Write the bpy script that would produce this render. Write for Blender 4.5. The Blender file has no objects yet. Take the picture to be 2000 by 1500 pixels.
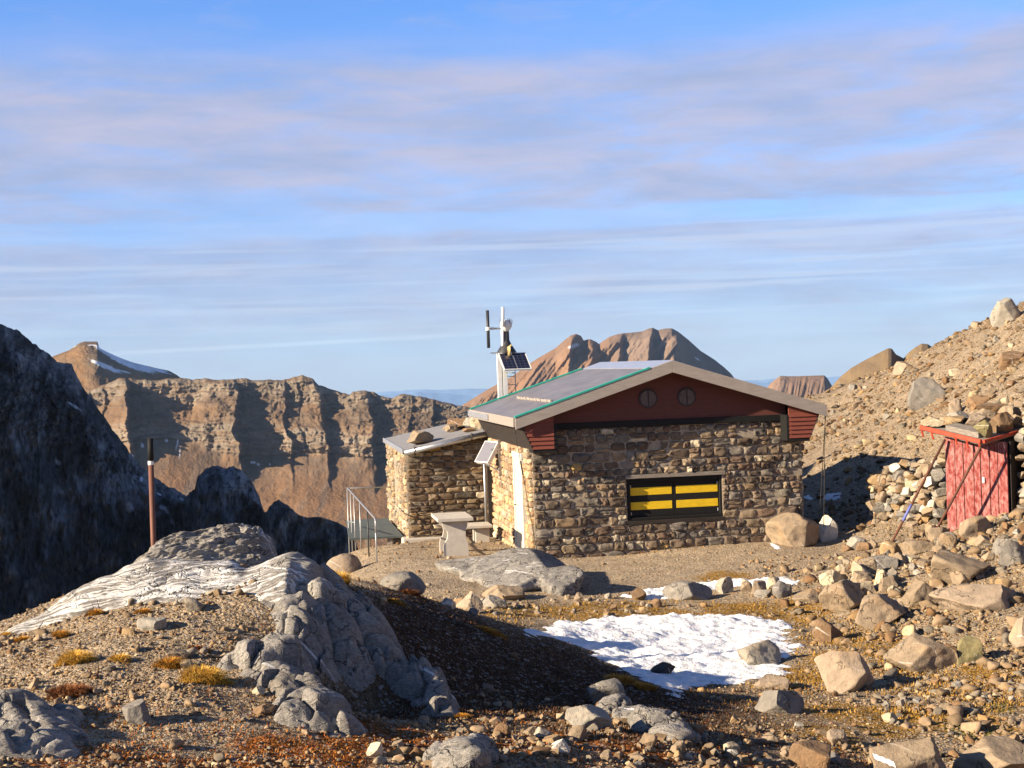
import bpy, math, random
import numpy as np
from mathutils import Matrix, Vector
HAZE = 2.2e-5
SC = bpy.context.scene
COL = SC.collection
rng = np.random.default_rng(7)
random.seed(7)

# ------------------------------------------------------------------ camera model
F_PX = 2870.0; ROLL = math.radians(2.0); TILT = math.atan(40 / F_PX); EZ = 3.8
AX = np.array([1.0, 0, 0]); AF = np.array([0, math.cos(TILT), -math.sin(TILT)]); AU = np.array([0, math.sin(TILT), math.cos(TILT)])

def rays(px, py):
    a = np.asarray(px, float) - 1000; b = np.asarray(py, float) - 750
    u = a * math.cos(ROLL) - b * math.sin(ROLL); v = a * math.sin(ROLL) + b * math.cos(ROLL)
    return AF * F_PX + u[..., None] * AX - v[..., None] * AU

def at(px, py, d):
    """world point seen at a photo pixel, d metres in front (along +Y)"""
    q = rays(px, py); q = q / q[..., 1:2] * np.asarray(d, float)[..., None]
    q[..., 2] += EZ
    return q

cam = bpy.data.cameras.new('camera'); co = bpy.data.objects.new('camera', cam); COL.objects.link(co)
cam.sensor_width = 36; cam.lens = 36 * F_PX / 2000; cam.clip_start = 0.1; cam.clip_end = 90000
xr = math.cos(ROLL) * AX - math.sin(ROLL) * AU; yu = math.sin(ROLL) * AX + math.cos(ROLL) * AU
M = Matrix.Identity(4)
for i in range(3):
    M[i][0] = xr[i]; M[i][1] = yu[i]; M[i][2] = -AF[i]
M[2][3] = EZ
co.matrix_world = M
SC.camera = co
SC.render.resolution_x = 1024; SC.render.resolution_y = 768

# ------------------------------------------------------------------ light
SUN_EL = math.radians(21.5); SUN_A = math.radians(-157)
SUN = np.array([math.cos(SUN_A) * math.cos(SUN_EL), math.sin(SUN_A) * math.cos(SUN_EL), math.sin(SUN_EL)])
sl = bpy.data.lights.new('sun', 'SUN'); sl.energy = 5.0; sl.angle = math.radians(0.5); sl.color = (1.0, 0.85, 0.64)
so = bpy.data.objects.new('sun', sl); COL.objects.link(so)
so.rotation_euler = Vector(SUN).to_track_quat('Z', 'Y').to_euler()
SC.view_settings.view_transform = 'Standard'; SC.view_settings.look = 'None'; SC.view_settings.gamma = 1
SC.view_settings.exposure = 1.28
SC.cycles.max_bounces = 5; SC.cycles.diffuse_bounces = 1; SC.cycles.volume_bounces = 0

# ------------------------------------------------------------------ node helper
class NT:
    def __init__(s, tree):
        s.t = tree; s.N = tree.nodes; s.L = tree.links
    def n(s, typ, props=None, **inp):
        o = s.N.new(typ)
        for k, v in (props or {}).items(): setattr(o, k, v)
        for k, v in inp.items(): s.set(o, k, v)
        return o
    def set(s, o, k, v):
        k2 = k.replace('_', ' ') if not k.startswith('i') or not k[1:].isdigit() else int(k[1:])
        sk = o.inputs[k2]
        if isinstance(v, tuple) and len(v) == 2 and hasattr(v[0], 'outputs'): s.L.new(v[0].outputs[v[1]], sk)
        elif hasattr(v, 'outputs'): s.L.new(v.outputs[0], sk)
        else:
            if isinstance(v, tuple) and len(v) == 3 and sk.type == 'RGBA': v = v + (1,)
            sk.default_value = v
    def math(s, op, a, b=0.0, clamp=False):
        return s.n('ShaderNodeMath', dict(operation=op, use_clamp=clamp), i0=a, i1=b)
    def mr(s, v, a, b, c=0.0, d=1.0, smooth=False):
        return s.n('ShaderNodeMapRange', dict(interpolation_type='SMOOTHSTEP' if smooth else 'LINEAR', clamp=True), i0=v, i1=a, i2=b, i3=c, i4=d)
    def mix(s, f, a, b, bt='MIX'):
        o = s.n('ShaderNodeMix', dict(data_type='RGBA', blend_type=bt))
        s.set(o, 'i0', f); s.set(o, 'i6', a); s.set(o, 'i7', b)
        return (o, 2)
    def noise(s, vec, scale, detail=4.0, rough=0.55, dist=0.0):
        return s.n('ShaderNodeTexNoise', None, Vector=vec, Scale=scale, Detail=detail, Roughness=rough, Distortion=dist)
    def vmul(s, vec, xyz):
        return s.n('ShaderNodeVectorMath', dict(operation='MULTIPLY'), i0=vec, i1=xyz)

def material(name, rough=0.9, spec=0.25):
    m = bpy.data.materials.new(name); m.use_nodes = True
    t = NT(m.node_tree); b = m.node_tree.nodes['Principled BSDF']
    b.inputs['Roughness'].default_value = rough; b.inputs['Specular IOR Level'].default_value = spec
    return m, t, b

def bump(t, b, h, strength=0.5, dist=0.02, nrm=None):
    o = t.n('ShaderNodeBump', None, Strength=strength, Distance=dist, Height=h)
    if nrm is not None: t.set(o, 'Normal', nrm)
    t.set(b, 'Normal', o); return o

# ------------------------------------------------------------------ noise (numpy)
_p = np.random.default_rng(3).permutation(256); PERM = np.concatenate([_p, _p, _p])
_g = np.random.default_rng(5).normal(size=(256, 3)); GR = _g / np.linalg.norm(_g, axis=1)[:, None]

def perlin3(x, y, z):
    x, y, z = np.broadcast_arrays(np.asarray(x, float), np.asarray(y, float), np.asarray(z, float))
    xi = np.floor(x).astype(int); yi = np.floor(y).astype(int); zi = np.floor(z).astype(int)
    xf = x - xi; yf = y - yi; zf = z - zi
    xi &= 255; yi &= 255; zi &= 255
    fd = lambda t: t * t * t * (t * (t * 6 - 15) + 10)
    u, v, w = fd(xf), fd(yf), fd(zf)
    def g(i, j, k):
        h = PERM[PERM[PERM[xi + i] + yi + j] + zi + k]; G = GR[h]
        return G[..., 0] * (xf - i) + G[..., 1] * (yf - j) + G[..., 2] * (zf - k)
    l = lambda a, b, t: a + t * (b - a)
    return l(l(l(g(0,0,0), g(1,0,0), u), l(g(0,1,0), g(1,1,0), u), v), l(l(g(0,0,1), g(1,0,1), u), l(g(0,1,1), g(1,1,1), u), v), w) * 1.4

def fbm(x, y, z=0.0, octv=4, gain=0.5, ridged=False):
    s = 0; a = 1.0; f = 1.0; tot = 0
    for k in range(octv):
        n = perlin3(np.asarray(x) * f + 17.3 * k, np.asarray(y) * f - 9.1 * k, np.asarray(z) * f + 4.7 * k)
        if ridged: n = 1 - 2 * np.abs(n)
        s = s + a * n; tot += a; a *= gain; f *= 2.03
    return s / tot

def sstep(a, b, x):
    t = np.clip((np.asarray(x, float) - a) / (b - a), 0, 1); return t * t * (3 - 2 * t)

# ------------------------------------------------------------------ objects
def tag(o, label=None, cat=None, group=None, kind=None):
    for k, v in (('label', label), ('category', cat), ('group', group), ('kind', kind)):
        if v: o[k] = v
    return o

def empty(name, loc, rz=0.0):
    o = bpy.data.objects.new(name, None); COL.objects.link(o)
    o.location = [float(c) for c in loc]; o.rotation_euler = (0, 0, rz); o.empty_display_size = 0.2
    return o

def mesh_obj(name, V, faces, mats, parent=None, col=None, smooth=False, mi=None, loc=None):
    """V (n,3); faces: array (m,3|4) or list of tuples; col (n,3) per-vertex base colour"""
    me = bpy.data.meshes.new(name)
    V = np.asarray(V, np.float32)
    if isinstance(faces, np.ndarray):
        k = faces.shape[1]; m = len(faces)
        me.vertices.add(len(V)); me.vertices.foreach_set('co', V.ravel())
        me.loops.add(m * k); me.loops.foreach_set('vertex_index', faces.astype(np.int32).ravel())
        me.polygons.add(m); me.polygons.foreach_set('loop_start', np.arange(0, m * k, k, dtype=np.int32))
        me.update(calc_edges=True)
    else:
        me.from_pydata(V.tolist(), [], faces); me.update()
    if col is not None:
        a = me.color_attributes.new('Col', 'FLOAT_COLOR', 'POINT')
        c = np.ones((len(V), 4), np.float32); c[:, :3] = col
        a.data.foreach_set('color', c.ravel())
    if smooth: me.polygons.foreach_set('use_smooth', np.ones(len(me.polygons), bool))
    for mm in (mats if isinstance(mats, (list, tuple)) else [mats]): me.materials.append(mm)
    if mi is not None: me.polygons.foreach_set('material_index', np.asarray(mi, np.int32))
    me.validate()
    o = bpy.data.objects.new(name, me); COL.objects.link(o)
    if parent is not None: o.parent = parent
    if loc is not None: o.location = [float(c) for c in loc]
    return o

class MB:
    """collects simple solids into one mesh"""
    def __init__(s): s.V = []; s.F = []; s.I = []; s.cur = 0
    def add(s, V, F):
        b = len(s.V); s.V += [tuple(float(c) for c in v) for v in V]; s.F += [tuple(b + i for i in f) for f in F]; s.I += [s.cur] * len(F)
        return s
    def box(s, x0, x1, y0, y1, z0, z1):
        return s.add([(x0,y0,z0),(x1,y0,z0),(x1,y1,z0),(x0,y1,z0),(x0,y0,z1),(x1,y0,z1),(x1,y1,z1),(x0,y1,z1)],
                     [(0,3,2,1),(4,5,6,7),(0,1,5,4),(1,2,6,5),(2,3,7,6),(3,0,4,7)])
    def prism(s, poly, y0, y1, axis='y'):
        """poly of (a,b) in the plane across the axis, counter-clockwise seen from -axis"""
        n = len(poly)
        f = {'y': lambda a, b, c: (a, c, b), 'z': lambda a, b, c: (a, b, c), 'x': lambda a, b, c: (c, a, b)}[axis]
        V = [f(a, b, y0) for a, b in poly] + [f(a, b, y1) for a, b in poly]
        F = [tuple(range(n)), tuple(range(2 * n - 1, n - 1, -1))] + [(i, n + i, n + (i + 1) % n, (i + 1) % n) for i in range(n)]
        return s.add(V, F)
    def tube(s, pts, r, k=10, r2=None, cap=True):
        pts = [Vector(p) for p in pts]; n = len(pts); V = []; F = []
        for i, p in enumerate(pts):
            d = (pts[min(i + 1, n - 1)] - pts[max(i - 1, 0)]).normalized()
            a = d.cross(Vector((0.31, 0.17, 0.93)) if abs(d.z) < 0.9 else Vector((1, 0, 0))).normalized(); b = d.cross(a)
            rr = r if r2 is None else r + (r2 - r) * i / (n - 1)
            for j in range(k):
                t = 2 * math.pi * j / k; V.append(p + a * rr * math.cos(t) + b * rr * math.sin(t))
        for i in range(n - 1):
            for j in range(k):
                F.append((i * k + j, i * k + (j + 1) % k, (i + 1) * k + (j + 1) % k, (i + 1) * k + j))
        if cap: F += [tuple(range(k - 1, -1, -1)), tuple((n - 1) * k + j for j in range(k))]
        return s.add(V, F)
    def lathe(s, c, prof, k=20):
        """prof: list of (radius, z)"""
        V = []; F = []; n = len(prof)
        for rr, z in prof:
            for j in range(k):
                t = 2 * math.pi * j / k; V.append((c[0] + rr * math.cos(t), c[1] + rr * math.sin(t), c[2] + z))
        for i in range(n - 1):
            for j in range(k): F.append((i * k + j, i * k + (j + 1) % k, (i + 1) * k + (j + 1) % k, (i + 1) * k + j))
        F += [tuple(range(k - 1, -1, -1)), tuple((n - 1) * k + j for j in range(k))]
        return s.add(V, F)
    def build(s, name, mats, parent=None, bevel=0.0, smooth=False, loc=None):
        o = mesh_obj(name, s.V, s.F, mats, parent, mi=s.I, loc=loc)
        me = o.data
        import bmesh
        bm = bmesh.new(); bm.from_mesh(me); bmesh.ops.recalc_face_normals(bm, faces=bm.faces); bm.to_mesh(me); bm.free()
        if bevel:
            md = o.modifiers.new('edge', 'BEVEL'); md.width = bevel; md.segments = 2; md.limit_method = 'ANGLE'
        if smooth:
            for p in me.polygons: p.use_smooth = len(p.vertices) == 4
        return o

# ------------------------------------------------------------------ rocks
def ico(sub):
    t = (1 + 5 ** .5) / 2
    V = [(-1,t,0),(1,t,0),(-1,-t,0),(1,-t,0),(0,-1,t),(0,1,t),(0,-1,-t),(0,1,-t),(t,0,-1),(t,0,1),(-t,0,-1),(-t,0,1)]
    Fc = [(0,11,5),(0,5,1),(0,1,7),(0,7,10),(0,10,11),(1,5,9),(5,11,4),(11,10,2),(10,7,6),(7,1,8),(3,9,4),(3,4,2),(3,2,6),(3,6,8),(3,8,9),(4,9,5),(2,4,11),(6,2,10),(8,6,7),(9,8,1)]
    V = [np.array(v) / np.linalg.norm(v) for v in V]
    for _ in range(sub):
        c = {}; nf = []
        def mid(a, b):
            k = (min(a, b), max(a, b))
            if k not in c:
                m = V[a] + V[b]; V.append(m / np.linalg.norm(m)); c[k] = len(V) - 1
            return c[k]
        for a, b, d in Fc:
            ab, bd, da = mid(a, b), mid(b, d), mid(d, a); nf += [(a, ab, da), (b, bd, ab), (d, da, bd), (ab, bd, da)]
        Fc = nf
    return np.array(V), np.array(Fc, np.int32)
ICO = [ico(k) for k in range(5)]
def nbrs(V, Fc):
    L = [set() for _ in V]
    for a, b, c in Fc:
        L[a] |= {b, c}; L[b] |= {a, c}; L[c] |= {a, b}
    return np.array([(list(s) * 2)[:6] for s in L])
NBR = [None, None, None] + [nbrs(*ICO[k]) for k in (3, 4)]

def rock_shape(seed, sub=3, cuts=11, lo=0.5, hi=0.85, rough=0.06, flat=1.0):
    """unit-ish rock: a ball cut by random planes, then roughened"""
    r = np.random.default_rng(seed); V, Fc = ICO[sub]; V = V.copy()
    Q = np.linalg.qr(r.normal(size=(3, 3)) * 0.6 + np.eye(3))[0]
    pl = [(Q[:, i % 3] * (1 if i < 3 else -1) + r.normal(0, 0.26, 3), r.uniform(lo, lo + 0.26)) for i in range(6)] + [(r.normal(size=3), r.uniform(lo + 0.08, hi + 0.04)) for _ in range(cuts)]
    for n, d in pl:
        n = n / np.linalg.norm(n)
        k = V @ n; ov = np.maximum(k - d, 0); V -= ov[:, None] * n * 0.98
    o = r.uniform(-50, 50, 3)
    if sub >= 3:
        for _ in range(2 if sub == 4 else 1): V = 0.5 * V + 0.5 * V[NBR[sub]].mean(1)
    if rough:
        L = np.linalg.norm(V, axis=1)[:, None]; Nn = V / L
        q = Nn * 1.6 + o; V = V + Nn * (rough * 1.6 * fbm(q[:, 0], q[:, 1], q[:, 2], 2))[:, None]
        if sub >= 3:
            q = V * 5 + o; V = V + Nn * (rough * 0.75 * fbm(q[:, 0], q[:, 1], q[:, 2], 3, 0.6))[:, None]
    e = np.abs(V).max(0); V = V / e
    V[:, 2] *= flat
    return V, Fc

def rotz(V, a):
    c, s = math.cos(a), math.sin(a); return np.stack([V[:, 0] * c - V[:, 1] * s, V[:, 0] * s + V[:, 1] * c, V[:, 2]], 1)

def rand_rot(n, r, tilt=1.0):
    """n random rotation matrices, tilt 0 = only about z"""
    a = r.uniform(0, 2 * math.pi, n); t = r.normal(0, tilt, n); b = r.uniform(0, 2 * math.pi, n)
    ca, sa, ct, st, cb, sb = np.cos(a), np.sin(a), np.cos(t), np.sin(t), np.cos(b), np.sin(b)
    Z = np.zeros(n); O = np.ones(n)
    Rz = np.stack([ca, -sa, Z, sa, ca, Z, Z, Z, O], 1).reshape(n, 3, 3)
    Rx = np.stack([O, Z, Z, Z, ct, -st, Z, st, ct], 1).reshape(n, 3, 3)
    Rb = np.stack([cb, -sb, Z, sb, cb, Z, Z, Z, O], 1).reshape(n, 3, 3)
    return Rb @ Rx @ Rz

def scatter(name, pos, size, colour, sub, mat, r, flat=(0.45, 0.9), tilt=0.35, nvar=10, cuts=8, hi=0.85):
    """many small stones as ONE mesh"""
    shapes = [rock_shape(1000 + 37 * k + sub, sub, 4, 0.34, 0.74, 0.0)[0] for k in range(nvar)]
    Fc = ICO[sub][1]; n = len(pos); nv = len(ICO[sub][0])
    sh = np.array(shapes)[r.integers(0, nvar, n)]
    sc = np.stack([r.uniform(0.75, 1.2, n), r.uniform(0.6, 1.0, n), r.uniform(flat[0], flat[1], n)], 1) * (size / 2)[:, None]
    V = sh * sc[:, None, :]
    V = np.einsum('nij,nkj->nki', rand_rot(n, r, tilt), V) + pos[:, None, :]
    Fa = (Fc[None] + (np.arange(n) * nv)[:, None, None]).reshape(-1, 3)
    c = np.repeat(colour, nv, 0)
    return mesh_obj(name, V.reshape(-1, 3), Fa, mat, col=c)
# ------------------------------------------------------------------ sky
W = bpy.data.worlds.new('World'); SC.world = W; W.use_nodes = True
t = NT(W.node_tree); W.node_tree.nodes.clear()
out = t.n('ShaderNodeOutputWorld')
sky = t.n('ShaderNodeTexSky', dict(sky_type='NISHITA', sun_disc=False, sun_elevation=SUN_EL, sun_rotation=math.pi / 2 - SUN_A,
                                  altitude=2500, air_density=1.0, dust_density=0.6, ozone_density=3.0))
tc = t.n('ShaderNodeTexCoord'); sp = t.n('ShaderNodeSeparateXYZ', None, i0=(tc, 'Generated'))
az = t.math('ARCTAN2', (sp, 0), (sp, 1)); ez = (sp, 2)
def cvec(ka, ke, sh=0.0):
    return t.n('ShaderNodeCombineXYZ', None, i0=t.math('MULTIPLY', az, ka), i1=t.math('MULTIPLY', ez, ke), i2=sh)
warp = t.noise(cvec(5, 30), 1.0, 4)
ezw = t.math('ADD', ez, t.math('MULTIPLY', t.math('SUBTRACT', warp, 0.5), 0.03))
# thick high sheet, streaks and thin veils, each laid out by elevation above the horizon
bank = t.math('MULTIPLY', t.mr(ezw, 0.095, 0.105, smooth=True), t.mr(ezw, 0.188, 0.226, 1, 0, True))
n1 = t.noise(cvec(6, 34, 3.0), 1.0, 7, 0.6, 0.4); n4_ = t.noise(cvec(8, 40, 43.0), 1.0, 9, 0.66, 0.5)
bankm = t.math('MULTIPLY', bank, t.mr(n4_, 0.22, 0.6, 0.45, 1.0, True))
n2 = t.noise(cvec(3.0, 120, 8.0), 1.0, 7, 0.6, 0.3)
strk = t.math('MULTIPLY', t.mr(n2, 0.47, 0.64, 0, 0.95, True), t.math('MULTIPLY', t.mr(ezw, -0.01, 0.03), t.mr(ezw, 0.105, 0.085, 0, 1, True)))
midb = t.math('MULTIPLY', t.math('MULTIPLY', t.mr(ezw, 0.045, 0.06, 0, 0.75, True), t.mr(ezw, 0.097, 0.087, 0, 1, True)), t.mr(n1, 0.3, 0.6, 0.3, 1))
n3 = t.noise(cvec(9, 50, 21.0), 1.0, 8, 0.62, 0.5)
wisp = t.math('MULTIPLY', t.mr(n3, 0.48, 0.72, 0, 0.34, True), t.math('MULTIPLY', t.mr(ezw, 0.08, 0.2), t.mr(ez, 0.5, 0.3)))
trail_c = t.math('ADD', t.math('ADD', ez, t.math('MULTIPLY', az, -0.0225)), t.math('MULTIPLY', t.math('SUBTRACT', t.noise(cvec(30, 60), 1.0, 3), 0.5), 0.0012))
trail = t.math('MULTIPLY', t.mr(t.math('ABSOLUTE', t.math('SUBTRACT', trail_c, 0.0215)), 0.0005, 0.0021, 0.8, 0, True), t.mr(az, -0.10, 0.02, 1, 0, True))
trail = t.math('MULTIPLY', trail, t.mr(t.noise(cvec(20, 10), 1.0, 3), 0.25, 0.6, 0.45, 1))
cm = t.math('MAXIMUM', t.math('MAXIMUM', bankm, strk), t.math('MAXIMUM', midb, t.math('MAXIMUM', wisp, trail)))
veil = t.math('MULTIPLY', t.mr(n3, 0.3, 0.7, 0.75, 1.0), t.math('MULTIPLY', t.mr(ezw, 0.086, 0.093, 1, 0.72, True), t.mr(ezw, 0.18, 0.24, 1, 0.14, True)))
cm = t.math('MULTIPLY', t.math('MAXIMUM', cm, veil), 0.9, True)
n4 = t.noise(cvec(13, 62, 33.0), 1.0, 9, 0.62, 0.6)
shade = t.mr(t.math('ADD', t.math('MULTIPLY', n1, 0.6), t.math('MULTIPLY', n4, 0.4)), 0.34, 0.66, 0.0, 1.0, True)
high = t.mix(shade, (2.35, 2.75, 4.0), (3.5, 3.35, 4.15))
low = t.mix(shade, (2.35, 2.55, 3.6), (3.2, 3.2, 4.0))
low = t.mix(t.mr(ez, -0.01, 0.045, 1, 0, True), low, (3.3, 3.5, 4.05))
ccol = t.mix(t.mr(ezw, 0.07, 0.11, smooth=True), low, high)
ccol = t.mix(t.math('MULTIPLY', strk, 0.85), ccol, (3.6, 3.7, 4.35))
ccol = t.mix(trail, ccol, (4.2, 4.4, 5.0))
zen = t.mr(ez, 0.26, 0.6, 1.0, 0.38, True)
tint = t.mix(1.0, sky, t.mix(zen, (0.18, 0.22, 0.28), (0.70, 1.06, 1.46)), 'MULTIPLY')
skyc = t.mix(cm, tint, ccol)
bg = t.n('ShaderNodeBackground', None, Color=skyc, Strength=0.07)
t.L.new(bg.outputs[0], out.inputs['Surface'])

# ------------------------------------------------------------------ materials
def col_mat(name, rough=0.9, var=0.35, vs=6.0, bs=0.5, bd=0.02, speck=0.0, veins=0.0, spec=0.2):
    """stone coloured by its own Col attribute, mottled and bumped"""
    m, t, b = material(name, rough, spec)
    c = t.n('ShaderNodeVertexColor', dict(layer_name='Col')); g = t.n('ShaderNodeNewGeometry'); P = (g, 'Position')
    n1 = t.noise(P, vs, 6, 0.6); n2 = t.noise(P, vs * 6, 5, 0.7)
    f = t.math('ADD', t.math('MULTIPLY', n1, 0.65), t.math('MULTIPLY', n2, 0.35))
    cc = t.mix(1.0, c, (t.n('ShaderNodeCombineColor', None, i0=t.mr(f, 0.3, 0.7, 1 - var, 1 + var), i1=t.mr(f, 0.3, 0.7, 1 - var, 1 + var * 0.92), i2=t.mr(f, 0.3, 0.7, 1 - var, 1 + var * 0.8)), 0), 'MULTIPLY')
    st = t.noise(P, vs * 0.5, 3, 0.5)
    cc = t.mix(t.mr(st, 0.55, 0.75, 0, 0.45), cc, t.mix(1.0, cc, (0.95, 0.72, 0.42), 'MULTIPLY'))
    if veins:
        wv = t.n('ShaderNodeTexWave', dict(wave_type='BANDS', bands_direction='DIAGONAL'), Vector=P, Scale=1.3, Distortion=1.2, Detail=3.0)
        wv.inputs['Detail Scale'].default_value = 1.6
        msk = t.mr(t.noise(P, 1.9, 3), 0.53, 0.62)
        v = t.math('MULTIPLY', t.mr(wv, 0.993, 0.9995), msk)
        cc = t.mix(t.math('MULTIPLY', v, veins), cc, (0.62, 0.58, 0.52))
    t.set(b, 'Base Color', cc)
    ck = t.mr(t.math('ABSOLUTE', t.math('SUBTRACT', t.noise(P, vs * 0.45, 4, 0.55), 0.5)), 0.002, 0.010, 1, 0)
    ck = t.math('MULTIPLY', ck, t.mr(t.noise(P, vs * 0.3, 2), 0.48, 0.56))
    t.set(b, 'Base Color', t.mix(t.math('MULTIPLY', ck, 0.7), cc, (0.05, 0.04, 0.03)))
    h = t.math('SUBTRACT', t.math('ADD', t.math('MULTIPLY', n1, 0.6), t.math('MULTIPLY', n2, 0.4)), t.math('MULTIPLY', ck, 0.3))
    bump(t, b, h, bs, bd)
    return m

MAT = {}
MAT['rock'] = col_mat('rock', 0.92, 0.36, 5.0, 0.7, 0.05, veins=0.7)
MAT['pebble'] = col_mat('pebble', 0.9, 0.25, 18.0, 0.25, 0.01)
MAT['wallstone'] = col_mat('wallstone', 0.9, 0.42, 9.0, 0.8, 0.03)

def ground_mat():
    m, t, b = material('ground', 0.97, 0.12)
    c = t.n('ShaderNodeVertexColor', dict(layer_name='Col')); g = t.n('ShaderNodeNewGeometry'); P = (g, 'Position')
    v1 = t.n('ShaderNodeTexVoronoi', dict(feature='F1'), Vector=P, Scale=34.0, Randomness=1.0)
    v2 = t.n('ShaderNodeTexVoronoi', dict(feature='F1'), Vector=P, Scale=13.0, Randomness=1.0)
    v3 = t.n('ShaderNodeTexVoronoi', dict(feature='F1'), Vector=P, Scale=80.0)
    n1 = t.noise(P, 2.2, 6, 0.62); n2 = t.noise(P, 45, 4, 0.65)
    s1 = t.n('ShaderNodeSeparateColor', None, i0=(v1, 'Color')); s2 = t.n('ShaderNodeSeparateColor', None, i0=(v2, 'Color'))
    k = t.math('ADD', t.mr(s1, 0, 1, -0.42, 0.50), t.math('ADD', t.mr(n1, 0.3, 0.7, 0.72, 1.22), t.mr(n2, 0.3, 0.7, -0.22, 0.22)))
    cc = t.mix(1.0, c, t.n('ShaderNodeCombineColor', None, i0=k, i1=k, i2=k), 'MULTIPLY')
    pale = t.mr((s1, 1), 0.86, 0.9, 0, 0.6)
    cc = t.mix(pale, cc, (0.42, 0.38, 0.33))
    big = t.math('MULTIPLY', t.mr((s2, 2), 0.75, 0.8), t.mr((v2, 'Distance'), 0.42, 0.34))
    cc = t.mix(t.math('MULTIPLY', big, 0.6), cc, t.mix(s2, (0.17, 0.15, 0.13), (0.40, 0.33, 0.25)))
    t.set(b, 'Base Color', cc)
    h = t.math('ADD', t.math('MULTIPLY', t.math('SUBTRACT', 0.6, (v1, 'Distance')), 0.45), t.math('ADD', t.math('MULTIPLY', n2, 0.35), t.math('ADD', t.math('MULTIPLY', n1, 0.8), t.math('MULTIPLY', big, 0.6))))
    h = t.math('ADD', h, t.math('MULTIPLY', t.math('SUBTRACT', 0.6, (v3, 'Distance')), 0.2))
    bump(t, b, h, 0.9, 0.05)
    return m
MAT['ground'] = ground_mat()

def outcrop_mat():
    m, t, b = material('bedrock', 0.8, 0.3)
    g = t.n('ShaderNodeNewGeometry'); P = (g, 'Position'); c = t.n('ShaderNodeVertexColor', dict(layer_name='Col')); cs = t.n('ShaderNodeSeparateColor', None, i0=c)
    wp = t.noise(P, 0.9, 4, 0.55); wsub = t.n('ShaderNodeVectorMath', dict(operation='SUBTRACT'), i0=(wp, 'Color'), i1=(0.5, 0.5, 0.5))
    Pw = t.n('ShaderNodeVectorMath', dict(operation='ADD'), i0=P, i1=t.vmul(wsub, (0.5, 0.5, 0.55)))
    # foliation: thin sheets that dip gently, quartz between some of them
    fol = t.n('ShaderNodeVectorRotate', dict(rotation_type='EULER_XYZ'), Vector=Pw, Rotation=(0.55, 0.22, 0.25))
    fs = t.vmul(fol, (0.55, 1.3, 6.5))
    na = t.noise(fs, 2.2, 3, 0.5); nb = t.noise(fs, 6.0, 5, 0.65)
    wd = t.mr((cs, 0), 0.2, 1.0, 0.008, 0.065)
    vein = t.mr(t.math('DIVIDE', t.math('ABSOLUTE', t.math('SUBTRACT', na, 0.52)), wd), 0.5, 1.0, 1, 0)
    vein2 = t.mr(t.math('ABSOLUTE', t.math('SUBTRACT', t.noise(fs, 4.4, 2, 0.5), 0.47)), 0.006, 0.022, 1, 0)
    patchy = t.noise(t.vmul(Pw, (1.0, 1.0, 1.2)), 1.7, 4, 0.6)
    th = t.math('SUBTRACT', 0.80, t.math('MULTIPLY', (cs, 0), 0.50))
    msk = t.mr(t.math('SUBTRACT', patchy, th), -0.02, 0.08)
    v = t.math('MULTIPLY', t.math('MAXIMUM', vein, vein2), msk)
    wv = t.n('ShaderNodeTexWave', dict(wave_type='BANDS', bands_direction='DIAGONAL'), Vector=P, Scale=0.5, Distortion=0.9, Detail=3.0)
    v = t.math('MAXIMUM', v, t.math('MULTIPLY', t.mr(wv, 0.9955, 0.9995), t.mr(t.noise(P, 1.6, 2), 0.52, 0.58)))
    n1 = t.noise(P, 3.0, 6, 0.6); n2 = t.noise(P, 30, 5, 0.65)
    base = t.mix(t.mr(n1, 0.3, 0.7), (0.225, 0.20, 0.17), (0.385, 0.345, 0.295))
    base = t.mix(t.mr(nb, 0.42, 0.7, 0, 0.55), base, (0.40, 0.37, 0.33))
    gk = t.mr(n2, 0.3, 0.7, 0.68, 1.3)
    base = t.mix(1.0, base, t.n('ShaderNodeCombineColor', None, i0=gk, i1=gk, i2=gk), 'MULTIPLY')
    base = t.mix(t.mr(t.noise(P, 55, 3, 0.5), 0.63, 0.68, 0, 0.7), base, (0.09, 0.078, 0.062))
    base = t.mix(t.mr(t.noise(P, 2.0, 4), 0.56, 0.72, 0, 0.5), base, (0.27, 0.21, 0.14))
    crk = t.mr(t.math('ABSOLUTE', t.math('SUBTRACT', t.noise(Pw, 1.7, 4, 0.6), 0.5)), 0.002, 0.012, 0.75, 0)
    base = t.mix(t.math('MULTIPLY', crk, t.mr(n1, 0.42, 0.5)), base, (0.05, 0.043, 0.037))
    t.set(b, 'Base Color', t.mix(t.math('MULTIPLY', v, 0.95, True), base, (0.86, 0.82, 0.76)))
    h = t.math('ADD', t.math('ADD', t.math('MULTIPLY', nb, 1.3), t.math('MULTIPLY', n1, 0.7)), t.math('SUBTRACT', t.math('MULTIPLY', n2, 0.3), t.math('MULTIPLY', crk, 0.6)))
    bump(t, b, h, 0.85, 0.07)
    return m
MAT['bedrock'] = outcrop_mat()

def mountain_mat(name, scale, var=0.3, bd=6.0):
    m, t, b = material(name, 1.0, 0.05)
    c = t.n('ShaderNodeVertexColor', dict(layer_name='Col')); g = t.n('ShaderNodeNewGeometry'); P = (g, 'Position')
    n1 = t.noise(P, scale, 8, 0.62); n2 = t.noise(t.vmul(P, (1, 1, 0.22)), scale * 5, 6, 0.65)
    f = t.math('ADD', t.math('MULTIPLY', n1, 0.5), t.math('MULTIPLY', n2, 0.5))
    k = t.mr(f, 0.32, 0.68, 1 - var, 1 + var)
    t.set(b, 'Base Color', t.mix(1.0, c, t.n('ShaderNodeCombineColor', None, i0=k, i1=k, i2=k), 'MULTIPLY'))
    bump(t, b, f, 0.8, bd)
    return m
MAT['darkmount'] = mountain_mat('dark_cliff', 0.10, 0.5, 5.0)
MAT['cliff'] = mountain_mat('cliff', 0.012, 0.35, 14.0)
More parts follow.
